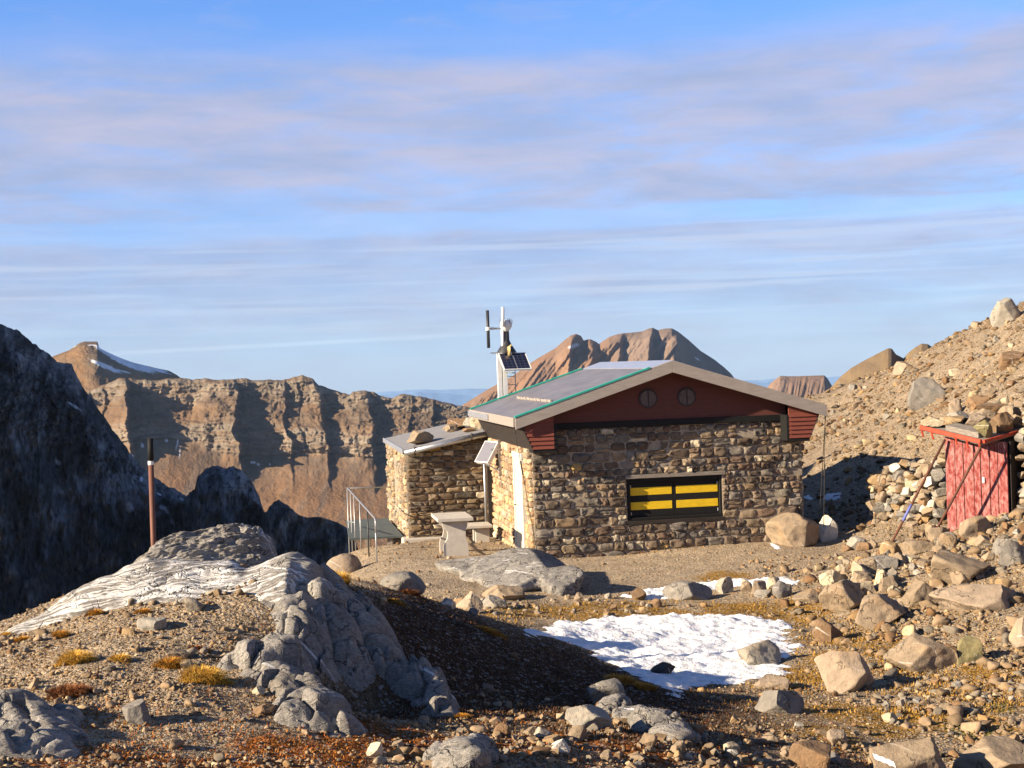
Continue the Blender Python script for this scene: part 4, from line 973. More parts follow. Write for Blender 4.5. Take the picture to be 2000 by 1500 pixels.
b_ = MB(); b_.tube([(mx + 0.13, my - 0.17, 3.98), (mx + 0.12, my - 0.17, 4.18), (mx + 0.18, my - 0.17, 4.23)], 0.042, 10); part(b_, 'valve', 'brass', mast, 0, True)
b_ = MB(); b_.lathe((mx + 0.10, my, 4.55), [(0.04, 0), (0.06, 0.02), (0.10, 0.06), (0.135, 0.11), (0.14, 0.18), (0.125, 0.23), (0.11, 0.265), (0.04, 0.275)], 20); hd = part(b_, 'turbine_head', 'white', mast, 0, True)
for k in range(6):
    b_ = MB(); a = k * math.pi / 3; b_.tube([(mx + 0.10 + 0.138 * math.cos(a), my + 0.138 * math.sin(a), 4.72), (mx + 0.10 + 0.15 * math.cos(a), my + 0.15 * math.sin(a), 4.80), (mx + 0.10 + 0.11 * math.cos(a), my + 0.11 * math.sin(a), 4.85)], 0.009, 5); b_.build('cage_wire', MAT['galv'], hd)
b_ = MB(); b_.tube([(mx - 0.0, my - 0.16, 4.66), (mx + 0.01, my - 0.16, 5.12)], 0.037, 14); part(b_, 'aerial', 'white', mast, 0, True)
b_ = MB(); b_.tube([(mx - 0.30, my, 4.63), (mx + 0.05, my, 4.63)], 0.022, 10); b_.box(mx - 0.24, mx - 0.20, my - 0.035, my + 0.035, 4.595, 4.665); part(b_, 'arm', 'galv', mast, 0)
b_ = MB(); b_.tube([(mx - 0.33, my, 4.18), (mx - 0.33, my, 5.06)], 0.038, 14); an = part(b_, 'antenna', 'darkmetal', mast, 0, True)
b_ = MB(); b_.lathe((mx - 0.33, my, 4.59), [(0.055, 0), (0.055, 0.08)], 14); b_.build('clamp', MAT['white'], an)
pu, pv = (0.97, 0.1, 0.0), (-0.42, 0.62, 0.50)
sp_ = quad_panel(mast, 'solar_panel', Vector((mx + 0.22, my - 0.36, 3.86)), pu, pv, 0.66, 0.64, 0.045)
b_ = MB(); b_.box(-0.012, 0.012, -0.297, 0.297, -0.03, -0.001); b_.build('divider', MAT['galv'], sp_)
for pts in ([(mx - 0.3, my - 0.1, 4.06), (mx + 0.3, my - 0.1, 4.06)], [(mx, my, 3.62), (mx + 0.15, my - 0.6, 3.58)]):
    b_ = MB(); b_.tube(pts, 0.016, 6); part(b_, 'panel_bracket', 'galv', mast, 0)

# ------------------------------------------------------------------ table, bench, railing, deck
tp = hit(885, 1083)[0]; tb = empty('stone_table', (tp[0], tp[1], 0.0), YAW); tz = float(terrain(tp[0], tp[1])) - 0.02
tb.location.z = tz; tag(tb, 'pale concrete table with scalloped panel legs in front of the annex', 'table')
b_ = MB(); b_.box(-0.32, 0.38, -0.36, 0.85, 0.70, 0.765); b_.build('tabletop', MAT['conc'], tb, 0.008)
for y in (-0.16, 0.55):
    prof = [(-0.20,-0.2),(-0.20,0.20),(-0.185,0.27),(-0.135,0.34),(-0.115,0.42),(-0.125,0.50),(-0.165,0.55),(-0.205,0.60),(-0.22,0.65),(-0.22,0.70),(0.28,0.70),(0.28,0.60),(0.245,0.5),(0.24,0.40),(0.27,0.30),(0.29,0.2),(0.29,-0.2)]
    b_ = MB(); b_.prism(prof[::-1], y - 0.03, y + 0.03); b_.build('leg', MAT['conc'], tb, 0.006)
bp = at(930, 1046, 31.8); bn = empty('stone_bench', (bp[0], bp[1], 0), YAW); bz = float(terrain(bp[0], bp[1])); bn.location.z = bz
tag(bn, 'low pale concrete bench between the table and the hut corner', 'bench')
b_ = MB(); b_.box(-0.27, 0.30, -0.45, 0.25, 0.34, 0.40); b_.build('seat', MAT['conc'], bn, 0.008)
for y in (-0.30, 0.1):
    b_ = MB(); b_.box(-0.05, 0.25, y, y + 0.08, -0.25, 0.34); b_.build('leg', MAT['conc'], bn, 0.008)
rl = empty('railing', (0, 0, 0)); tag(rl, 'thin steel handrail along the edge of the terrace left of the annex', 'railing')
ra, rb = at(733, 1013, 28.0), at(678, 953, 35.4); rc = at(764, 951, 35.6)
ra, rb, rc = Vector(ra), Vector(rb), Vector(rc)
g0 = Vector(at(736, 1097, 28.0))
b_ = MB(); b_.tube([g0 + Vector((0, 0, 0.55)), ra - Vector((0, 0, 0.05)), ra.lerp(rb, 0.008), rb, rb + Vector((0.02, 0.01, -0.01)), rc], 0.017, 10); b_.build('handrail', MAT['rail'], rl, smooth=True)
for k, mt in ((0.0, 'rail'), (0.24, 'darkmetal'), (0.5, 'rail'), (0.72, 'rail'), (0.86, 'rail'), (1.0, 'rail')):
    p = ra.lerp(rb, k); b_ = MB(); zb = min(float(terrain(p.x, p.y)) - 0.1, p.z - 1.2 if k > 0.4 else 9); b_.tube([p - Vector((0, 0, 0.03)), (p.x, p.y, zb)], 0.015, 10); b_.build('post', MAT[mt], rl, smooth=True)
b_ = MB(); b_.tube([ra.lerp(rb, 0.72) - Vector((0, 0, 0.62)), rb - Vector((0.03, 0, 0.82))], 0.013, 8); b_.build('lower_rail', MAT['rail'], rl, smooth=True)
dk = empty('terrace_deck', (0, 0, 0)); tag(dk, 'flat grey sheet deck behind the railing beside the annex', 'deck')
dc = [at(681, 1046, 33.2), at(787, 1042, 33.4), at(757, 1018, 37.4), at(676, 1018, 37.2)]
zt = float(np.mean([p[2] for p in dc])); b_ = MB(); b_.prism([(p[0], p[1]) for p in dc], zt - 0.05, zt, 'z'); b_.build('deck_sheet', MAT['deck'], dk, 0.004)
for i, j in ((0, 1), (1, 2), (3, 2)):
    p = Vector(dc[i]).lerp(Vector(dc[j]), 0.75 if i == 0 else 0.5); b_ = MB(); b_.box(p.x - 0.06, p.x + 0.06, p.y + 0.05, p.y + 0.17, zt - 1.6, zt - 0.051); b_.build('post', MAT['oldwood'], dk, 0.006)

# marker pole on the knoll
pp = at(299, 1078, 15.8); pb, pt = Vector(pp), Vector(at(293.5, 856, 15.8)); pl = empty('marker_pole', (0, 0, 0)); tag(pl, 'rusty marker pole with black top standing behind the grey outcrop', 'pole')
b_ = MB(); b_.tube([pb - Vector((0, 0, 1.2)), pb.lerp(pt, 0.80)], 0.029, 14); b_.build('shaft', MAT['polerust'], pl, smooth=True)
b_ = MB(); b_.tube([pb.lerp(pt, 0.80), pt], 0.031, 14); b_.build('black_top', MAT['black'], pl, smooth=True)
b_ = MB(); q = pb.lerp(pt, 0.775); b_.lathe(q, [(0.030, -0.012), (0.0315, -0.008), (0.0315, 0.03), (0.030, 0.034)], 14); b_.build('white_band', MAT['white'], pl, smooth=True)

# ------------------------------------------------------------------ red outdoor shed
RC, RL, RR_ = Vector(at(1918, 862, 26.0)), Vector(at(1800, 834, 27.2)), Vector(at(2000, 839, 26.6)); RR_ = RC + (RR_ - RC) * 1.55; RB = RL + RR_ - RC
sh = empty('red_shed', (RC.x, RC.y, 0.3)); tag(sh, 'weathered red plank shed with stone-covered roof propped by two poles', 'shed')
of = Vector((RC.x, RC.y, 0.3)); ro = lambda v: Vector(v) - of
def slab(a, b, c, d, th):
    mb = MB(); n = (b - a).cross(d - a).normalized(); n = n if n.z > 0 else -n
    return mb.add([a, b, c, d, a - n * th, b - n * th, c - n * th, d - n * th], [(0, 1, 2, 3), (7, 6, 5, 4), (0, 4, 5, 1), (1, 5, 6, 2), (2, 6, 7, 3), (3, 7, 4, 0)])
sroof = slab(*[ro(p) for p in (RC, RR_, RB, RL)], 0.07).build('roof', MAT['oldwood'], sh)
def beam(a, b, w, h, mat, name, parent, up=Vector((0, 0, 1))):
    a, b = Vector(a), Vector(b); d = (b - a).normalized(); s = d.cross(up).normalized(); u = s.cross(d); mb = MB()
    mb.add([a + s * x + u * z for x, z in ((-w/2, -h/2), (w/2, -h/2), (w/2, h/2), (-w/2, h/2))] + [b + s * x + u * z for x, z in ((-w/2, -h/2), (w/2, -h/2), (w/2, h/2), (-w/2, h/2))],
           [(0, 3, 2, 1), (4, 5, 6, 7), (0, 1, 5, 4), (1, 2, 6, 5), (2, 3, 7, 6), (3, 0, 4, 7)])
    return mb.build(name, MAT[mat], parent, 0.004)
up3 = Vector((0, 0, 0.0))
dl = (RL - RC).normalized(); dr_ = (RR_ - RC).normalized()
beam(ro(RC) - dr_ * 0.03 + Vector((0, 0, 0.0)), ro(RL) - dr_ * 0.03, 0.045, 0.075, 'redtrim', 'trim', sroof)
beam(ro(RC) - dl * 0.035, ro(RR_) - dl * 0.035, 0.045, 0.06, 'redtrim', 'trim', sroof)
for k in (0.02, 0.22, 0.40, 0.80, 0.97):
    p = ro(RC.lerp(RL, k)) - dr_ * 0.05; beam(p + Vector((0, 0, -0.02)), p + Vector((0.03, 0.0, -0.17)), 0.03, 0.03, 'redtrim', 'roof_bracket', sroof, Vector((0, 1, 0)))
fa, fb = Vector(at(1846, 900, 27.0)), Vector(at(1968, 900, 26.2)); fa.z = fb.z = 0; fd = (fb - fa).normalized(); fn = Vector((fd.y, -fd.x, 0)); wf = (fb - fa).length
def roof_z(p):
    n = (RR_ - RC).cross(RL - RC); return RC.z - (n.x * (p.x - RC.x) + n.y * (p.y - RC.y)) / n.z
mb = MB(); s = 0.0; r_ = np.random.default_rng(4); nbd = 7; wsum = np.cumsum(np.concatenate([[0], r_.uniform(0.8, 1.25, nbd)])); wsum = wsum / wsum[-1] * wf
for k in range(nbd):
    a, b = fa + fd * (wsum[k] + 0.006), fa + fd * (wsum[k + 1] - 0.006); o_ = fn * r_.uniform(0, 0.012)
    za = roof_z(a) - 0.10; zb2 = roof_z(b) - 0.10
    A4 = [a + o_, b + o_, b + o_ - fn * 0.03, a + o_ - fn * 0.03]
    mb.add([ro((p.x, p.y, 0.0)) for p in A4] + [ro((p.x, p.y, z)) for p, z in zip(A4, (za, zb2, zb2, za))], [(0, 3, 2, 1), (4, 5, 6, 7), (0, 1, 5, 4), (1, 2, 6, 5), (2, 3, 7, 6), (3, 0, 4, 7)])
mb.build('plank_front', MAT['redworn'], sh, 0.004)
# body behind the planks, right hand side boarded dark
mb = MB(); c1, c2 = fa + fd * 0.04 - fn * 0.035, fb - fd * 0.01 - fn * 0.035; c3, c4 = c2 - fn * 1.2, c1 - fn * 1.2
mb.add([ro((p.x, p.y, 0)) for p in (c1, c2, c3, c4)] + [ro((p.x, p.y, roof_z(p) - 0.085)) for p in (c1, c2, c3, c4)], [(0, 3, 2, 1), (4, 5, 6, 7), (0, 1, 5, 4), (1, 2, 6, 5), (2, 3, 7, 6), (3, 0, 4, 7)])
mb.build('body', MAT['darkwood'], sh, 0.004)
mb = MB()
for k in range(4):
    a = c2 + fd * 0.02 - fn * (0.02 + k * 0.28); b = a - fn * 0.25
    A4 = [a, b, b + fd * 0.025, a + fd * 0.025]
    mb.add([ro((q.x, q.y, 0)) for q in A4] + [ro((q.x, q.y, roof_z(q) - 0.10)) for q in A4], [(0, 3, 2, 1), (4, 5, 6, 7), (0, 1, 5, 4), (1, 2, 6, 5), (2, 3, 7, 6), (3, 0, 4, 7)])
mb.build('side_planks', MAT['darkwood'], sh, 0.004)
p = fa + fd * (wf * 0.62) + fn * 0.02; p.z = 1.35; beam(ro(p), ro(p) + Vector((0, 0, 0.10)), 0.05, 0.02, 'galv', 'latch', sh, fn)
for (x0, y0, d0), (x1, y1, d1), bl in (((1846, 858, 26.9), (1736, 1054, 27.0), True), ((1916, 872, 25.95), (1812, 1050, 26.6), False)):
    a, b = Vector(at(x0, y0, d0)), Vector(at(x1, y1, d1)); b.z -= 0.15; mb = MB(); mb.tube([ro(a), ro(b)], 0.024, 10)
    pr = mb.build('prop', MAT['rust'], sh, smooth=True)
    if bl: mb = MB(); mb.tube([ro(a.lerp(b, 0.60)), ro(a.lerp(b, 0.75))], 0.0265, 10); mb.build('blue_sleeve', MAT['blue'], pr, smooth=True)
# ------------------------------------------------------------------ bedrock
def bedrock_sheet(name, px, crest, cdist, foot, fdist, label, seed, amp=0.10, back=(0.1, 1.0, -1.3), rows=120, quartz=None, bulge=0.10, rug=0.012, ground_foot=False, ledge=0.035):
    kk = np.exp(-0.5 * (np.arange(-20, 21) / 7.0) ** 2); kk /= kk.sum()
    I = lambda L: np.convolve(np.pad(np.interp(px, *np.array(L, float).T), 20, mode='edge'), kk, 'valid')
    fd_ = I(fdist); hg = hit(px[::6], I(foot)[::6])[:, 1]; hg = np.interp(px, px[::6][~np.isnan(hg)], hg[~np.isnan(hg)]); fd_ = np.where(px > 570, hg, fd_) if ground_foot else fd_
    fd_ = np.convolve(np.pad(fd_, 20, mode='edge'), kk, 'valid'); C = at(px, I(crest), np.maximum(I(cdist), fd_ + 0.12)); Fp = at(px, I(foot), fd_)
    L = []
    bk = np.array(back)
    for k in range(24):                                  # far side, hidden from the viewpoint
        s = 1 - k / 24; L.append(C + bk * np.array([s ** 1.0, s ** 0.8, s ** 1.7]))
    for k in range(rows):
        s = k / (rows - 1); P = C * (1 - s) + Fp * s; P = P + np.array((0, -0.4, 1.0)) * (bulge * math.sin(math.pi * s)); L.append(P)
    for k in range(1, 10): L.append(Fp + np.array((0, -0.08, -0.35)) * k / 9)
    V = np.array(L)
    q = V.copy(); fol = q[..., 2] * 0.9 - q[..., 0] * 0.25 + q[..., 1] * 0.35
    w = fbm(q[..., 0] * 0.9, q[..., 1] * 0.9, q[..., 2] * 0.9 + seed, 3)
    lam = fbm(q[..., 0] * 0.8, q[..., 1] * 0.8, fol * 7 + w * 1.2 + seed, 4, 0.62)
    lump = fbm(q[..., 0] * 1.1, q[..., 1] * 1.1, q[..., 2] * 1.4 + seed, 4, 0.5)
    edge = np.minimum(1, np.minimum(np.arange(len(px)), np.arange(len(px))[::-1]) / 25.0)[None, :]
    stp = np.sign(lam) * np.abs(lam) ** 0.7
    fine_ = fbm(q[..., 0] * 1.8, q[..., 1] * 1.8, fol * 9 + seed, 4, 0.65)
    V[..., 2] += edge * (amp * lump + ledge * stp + rug * fine_); V[..., 1] -= edge * (0.6 * amp * lump + 0.03 * stp + 1.5 * rug * fine_)
    n, m = V.shape[:2]; idx = np.arange(n * m).reshape(n, m)
    f = np.stack([idx[:-1, :-1], idx[:-1, 1:], idx[1:, 1:], idx[1:, :-1]], -1).reshape(-1, 4)[:, ::-1]
    r_ = np.arange(n)[:, None] * np.ones((1, m)); s_ = np.clip((r_ - 24) / rows, 0, 1)
    qz = np.clip(quartz(px[None, :] * np.ones((n, 1)), s_), 0, 1)
    o = mesh_obj(name, V.reshape(-1, 3), np.ascontiguousarray(f), MAT['bedrock'], col=np.repeat(qz.reshape(-1, 1), 3, 1), smooth=True)
    return tag(o, label, 'rock outcrop')
bedrock_sheet('rock_outcrop', np.arange(225, 562, 1.0),
    [(225,1150),(260,1112),(285,1078),(297,1068),(332,1052),(360,1043),(385,1035),(420,1023),(441,1019),(470,1024),(483,1030),(511,1038),(520,1048),(527,1064),(537,1086),(550,1110),(562,1130)],
    [(225,14.2),(285,14.4),(430,15.0),(540,14.9),(562,14.8)], [(225,1165),(285,1125),(420,1112),(500,1118),(562,1150)], [(225,13.8),(285,13.9),(562,14.2)],
    'dark craggy grey rock hump highest on the outcrop behind the quartz-veined slab', 3.0, 0.12, quartz=lambda x, s: 0.50 + 0 * s, bulge=0.05, rug=0.10, ledge=0.11)
bedrock_sheet('rock_outcrop', np.arange(10, 646, 1.0),
    [(10,1250),(25,1238),(84,1203),(140,1161),(196,1131),(224,1127),(245,1108),(290,1090),(330,1098),(400,1092),(450,1090),(480,1108),(507,1100),(546,1083),(570,1076),(595,1090),(616,1104),(647,1138),(682,1164),(720,1215),(760,1290)],
    [(10,13.2),(200,13.8),(400,14.3),(570,13.8),(680,13.3),(760,12.4)],
    [(10,1262),(60,1246),(105,1226),(157,1186),(217,1172),(252,1167),(350,1166),(455,1173),(525,1166),(580,1166),(605,1160),(625,1152),(640,1148),(650,1148)],
    [(10,12.8),(200,13.0),(400,12.9),(600,12.7),(760,11.9)],
    'long pale grey bedrock slab streaked with white quartz veins below the pole', 9.0, 0.07, quartz=lambda x, s: 0.62 + 0.5 * s - 0.9 * sstep(585, 630, x), bulge=0.09, ground_foot=True)

def lump_group(name, lumps, label, seed, sub=4, qz=0.25, cat='rock outcrop', sink=0.7, grow=1.32, vox=0.022, amp=1.0):
    """several bedrock humps fused into one continuous rock"""
    VV, FF = [], []; b = 0
    for i, (cx, by, w, h, dep, rz) in enumerate(lumps):
        H = hit(cx, by)[0]; sc = H[1] / F_PX
        W_, Hh = w * sc * grow, h * sc
        V, Fc = rock_shape(seed * 31 + i, sub, 9, 0.5, 0.88, 0.05)
        V = V * np.array((W_ * 0.5, dep * grow * 0.5, Hh * 0.5 * (1 + sink)))
        V = rotz(V, rz)
        y = H[1] + dep * 0.36; zg = float(terrain(H[0], y)); zc = min(zg, H[2] + 0.25 * dep) + Hh * 0.5 * (1 - sink)
        V = V + np.array((H[0] * y / H[1], y, zc)); VV.append(V); FF.append(Fc + b); b += len(V)
    V = np.vstack(VV)
    tmp = mesh_obj('tmp_rock', V, np.vstack(FF), MAT['bedrock'])
    md = tmp.modifiers.new('fuse', 'REMESH'); md.mode = 'VOXEL'; md.voxel_size = vox
    dg = bpy.context.evaluated_depsgraph_get(); me = bpy.data.meshes.new_from_object(tmp.evaluated_get(dg))
    n = len(me.vertices); V = np.empty(n * 3, np.float32); me.vertices.foreach_get('co', V); V = V.reshape(-1, 3).astype(float)
    m = len(me.polygons); F4 = np.array([p.vertices[:] for p in me.polygons], np.int32)
    bpy.data.objects.remove(tmp); bpy.data.meshes.remove(me)
    E = np.vstack([F4[:, [k, (k + 1) % 4]] for k in range(4)])
    for _ in range(1):
        acc = np.zeros_like(V); cnt = np.zeros(n); np.add.at(acc, E[:, 0], V[E[:, 1]]); np.add.at(cnt, E[:, 0], 1); V = 0.5 * V + 0.5 * acc / np.maximum(cnt, 1)[:, None]
    e1 = V[F4[:, 2]] - V[F4[:, 0]]; e2 = V[F4[:, 3]] - V[F4[:, 1]]; fn = np.cross(e1, e2); N = np.zeros_like(V)
    for k in range(4): np.add.at(N, F4[:, k], fn)
    N /= np.linalg.norm(N, axis=1)[:, None] + 1e-9
    fol = V[:, 2] * 0.9 - V[:, 0] * 0.25 + V[:, 1] * 0.35
    d = 0.035 * fbm(V[:, 0] * 1.5 + seed, V[:, 1] * 1.5, V[:, 2] * 1.8, 3) + 0.016 * fbm(V[:, 0] * 2 + seed, V[:, 1] * 2, fol * 10, 4, 0.6) + 0.012 * fbm(V[:, 0] * 9, V[:, 1] * 9 + seed, V[:, 2] * 9, 4, 0.6)
    crv = fbm(V[:, 0] * 2.3, V[:, 1] * 2.3, V[:, 2] * 2.3 + seed, 3); d -= 0.045 * sstep(0.05, 0.0, np.abs(crv)); d += 0.03 * fbm(V[:, 0] * 3.1, V[:, 1] * 3.1 + seed, V[:, 2] * 3.1, 4, 0.6, True)
    V = V + N * (amp * d)[:, None]
    org = V.mean(0); org[2] = V[:, 2].min()
    o = mesh_obj(name, V - org, F4, MAT['bedrock'], col=np.ones((n, 3)) * qz, smooth=True, loc=org)
    return tag(o, label, cat)
def bedrock_patch(name, lumps, label, seed, cell=0.22, hscale=1.0, stretch=(0.8, 0.6), step=0.015, qz=0.36, jag=1.35, cat='rock outcrop'):
    """bedrock breaking through the soil: the ground raised into ribs and split into tilted blocks by joints"""
    rr = np.random.default_rng(seed); H = hit([l[0] for l in lumps], [l[1] for l in lumps])
    x0, x1, y0, y1 = H[:, 0].min() - 0.9, H[:, 0].max() + 0.9, H[:, 1].min() - 0.9, H[:, 1].max() + 0.9
    gx, gy = np.meshgrid(np.arange(x0, x1, step), np.arange(y0, y1, step))
    wx = gx + 0.10 * fbm(gx * 1.6, gy * 1.6, seed, 4, 0.6); wy = gy + 0.10 * fbm(gx * 1.6, gy * 1.6, seed + 7, 4, 0.6)
    up = np.full(gx.shape, -0.3)
    for h_, (px, py, rx, ry, rz, ht) in zip(H, lumps):
        dx, dy = wx - h_[0], wy - h_[1] - ry * 0.25; c, s_ = math.cos(rz), math.sin(rz); u, v = (dx * c + dy * s_) / rx, (-dx * s_ + dy * c) / ry
        r2 = np.sqrt(u * u + v * v); q = 0.74 * ht * hscale * (1 - r2 ** 2.4); m = np.maximum(up, q); k = 0.04
        up = m + k * np.log1p(np.exp(-np.abs(up - q) / k)) * 0.6
    n = int((x1 - x0) * (y1 - y0) / cell ** 2); cx, cy = rr.uniform(x0, x1, n), rr.uniform(y0, y1, n); an = 0.7
    ca, sa = math.cos(an), math.sin(an)
    def tr(x, y): return (x * ca + y * sa) / stretch[0], (-x * sa + y * ca) / stretch[1]
    tx, ty = tr(wx.ravel(), wy.ravel()); kx, ky = tr(cx, cy); f1 = np.full(tx.shape, 9e9); f2 = f1.copy(); i1 = np.zeros(tx.shape, int)
    for i in range(n):
        d = (tx - kx[i]) ** 2 + (ty - ky[i]) ** 2; lt = d < f1
        f2 = np.where(lt, f1, np.minimum(f2, d)); i1 = np.where(lt, i, i1); f1 = np.where(lt, d, f1)
    f1, f2 = np.sqrt(f1), np.sqrt(f2); off = rr.normal(0, 0.035, n); ga, gb = rr.normal(0, 0.22, n), rr.normal(0, 0.22, n)
    blk = (off[i1] + ga[i1] * (gx.ravel() - cx[i1]) + gb[i1] * (gy.ravel() - cy[i1])).reshape(gx.shape); jt = np.exp(-((f2 - f1) / 0.05) ** 2).reshape(gx.shape)
    lay = fbm(gx * 2 + gy, gy * 2, up * 14 + seed, 4, 0.6)
    z = terrain(gx, gy, False) + up + jag * sstep(-0.05, 0.12, up) * (blk - 0.05 * jt) + 0.018 * lay + 0.02 * fbm(gx * 5, gy * 5, seed, 4, 0.6) + 0.045 * fbm(gx * 2.4, gy * 2.4, seed + 3, 5, 0.6, True) * sstep(-0.1, 0.1, up)
    keep = up > -0.22
    n_, m_ = gx.shape; idx = np.arange(n_ * m_).reshape(n_, m_); f = np.stack([idx[:-1, :-1], idx[:-1, 1:], idx[1:, 1:], idx[1:, :-1]], -1).reshape(-1, 4); f = f[keep.ravel()[f].all(1)]
    u_, inv = np.unique(f, return_inverse=True); V = np.stack([gx, gy, z], -1).reshape(-1, 3)[u_]; org = V.mean(0); org[2] = V[:, 2].min()
    o = mesh_obj(name, V - org, np.ascontiguousarray(inv.reshape(-1, 4)), MAT['bedrock'], col=np.ones((len(V), 3)) * qz, smooth=True, loc=org); o.data.set_sharp_from_angle(angle=math.radians(38))
    return tag(o, label, cat, kind='thing')
bedrock_patch('rock_outcrop', [(575,1205,.30,.38,.4,.18),(628,1222,.34,.42,.4,.26),(668,1205,.26,.36,.4,.18),(598,1264,.27,.34,.4,.22),(655,1264,.28,.36,.5,.28),(560,1290,.22,.3,.3,.14),(640,1180,.4,.4,.2,.16)], 'broad smooth grey bedrock rib with one thin white line, above the dark hollow', 5)
bedrock_patch('rock_outcrop', [(520,1318,.30,.30,.3,.14),(560,1332,.36,.36,.5,.22),(592,1366,.36,.36,.5,.26),(622,1398,.34,.34,.5,.22),(645,1420,.26,.26,.5,.12),(470,1308,.16,.2,.3,.10),(575,1400,.2,.25,.4,.16)], 'lower grey bedrock rib running down beside the gravel knoll', 6)
bedrock_patch('rock_outcrop', [(700,1215,.27,.36,.6,.18),(730,1252,.27,.34,.6,.25),(755,1300,.26,.32,.6,.28),(790,1338,.23,.28,.6,.24),(685,1185,.35,.4,.5,.16),(655,1162,.24,.3,.4,.12)], 'grey bedrock knob with branching white veins at the edge of the shaded slope', 7, qz=0.3)
bedrock_patch('rock_outcrop', [(825,1352,.26,.30,.5,.22),(848,1374,.20,.24,.5,.18),(860,1390,.14,.18,.5,.12)], 'small vein-marked grey bedrock block at the foot of the shaded slope', 8, qz=0.5)
bedrock_patch('rock_outcrop', [(20,1425,.34,.34,.2,.20),(60,1450,.26,.26,.2,.14),(15,1470,.34,.3,.1,.18),(125,1412,.13,.2,.6,.13),(130,1440,.12,.18,.5,.10),(100,1478,.14,.12,.2,.08)], 'rounded pale grey bedrock in the bottom left corner of the gravel knoll', 10, jag=0.6)
lump_group('rock_outcrop', [(1025,1148,170,60,2.2,.1),(1085,1158,90,46,1.2,.1),(905,1122,110,22,1.6,.2),(960,1135,110,36,1.6,.1),(1000,1150,130,30,1.3,0)], 'large smooth grey slab lying in the yard below the hut corner', 11, qz=0.4, vox=0.035, amp=0.35, sink=0.5)
lump_group('rock_outcrop', [(1235,1412,70,26,0.35,-.4),(1280,1432,95,38,0.4,-.4),(1318,1448,70,32,0.35,-.4),(1205,1398,60,30,0.4,-.3)], 'narrow grey rock ledge slanting toward the lower right below the snow', 12, qz=0.4)
lump_group('rock_outcrop', [(900,1512,90,70,0.5,.1),(860,1498,60,40,0.4,.2),(935,1495,60,45,0.35,0)], 'grey rock with white streaks cut by the bottom edge of the picture', 13, qz=0.6)

# ------------------------------------------------------------------ boulders and stones
CK = dict(tan=(.265,.20,.135), grey=(.205,.185,.16), lgrey=(.29,.26,.215), pink=(.30,.23,.165), ochre=(.33,.225,.12), pale=(.42,.35,.24), brown=(.22,.14,.08), dark=(.075,.066,.058), white=(.55,.50,.42), moss=(.20,.17,.085))
def rock_at(name, px, by, w, h, colour, label, seed, group=None, cuts=11, dep=0.8, sink=0.42, rz=None, lo=0.45, hi=0.8, sub=4, rough=0.05, cat='boulder', skew=None, tilt=0.0, P=None):
    H = hit(px, by)[0] if P is None else np.asarray(P, float)
    if np.isnan(H[0]): return None
    sc = H[1] / F_PX; W_, Hh = w * sc, h * sc; D_ = W_ * dep
    V, Fc = rock_shape(seed, sub, cuts, lo, hi, rough)
    r = np.random.default_rng(seed + 5)
    V = V * np.array((W_ * 0.5, D_ * 0.5, Hh * 0.5 * (1 + sink)))
    if tilt: c, s = math.cos(tilt), math.sin(tilt); V = np.stack([V[:, 0] * c - V[:, 2] * s, V[:, 1], V[:, 0] * s + V[:, 2] * c], 1)
    if P is None:
        y = H[1] + D_ * 0.38; x = H[0] * y / H[1]; zg = float(terrain(x, y)); z = 0.5 * (H[2] + zg) + Hh * 0.5 * (1 - sink)
    else: x, y, z = H[0], H[1], H[2] + Hh * 0.5 * (1 - sink)
    c = np.array(CK[colour]) * r.uniform(0.95, 1.15)
    org = np.array((x, y, z))
    o = mesh_obj(name, V, Fc, MAT['rock'], col=np.repeat(c[None], len(V), 0), smooth=True, loc=org)
    md = o.data
    if sub < 4: md.set_sharp_from_angle(angle=math.radians(30))
    return tag(o, label, cat, group)
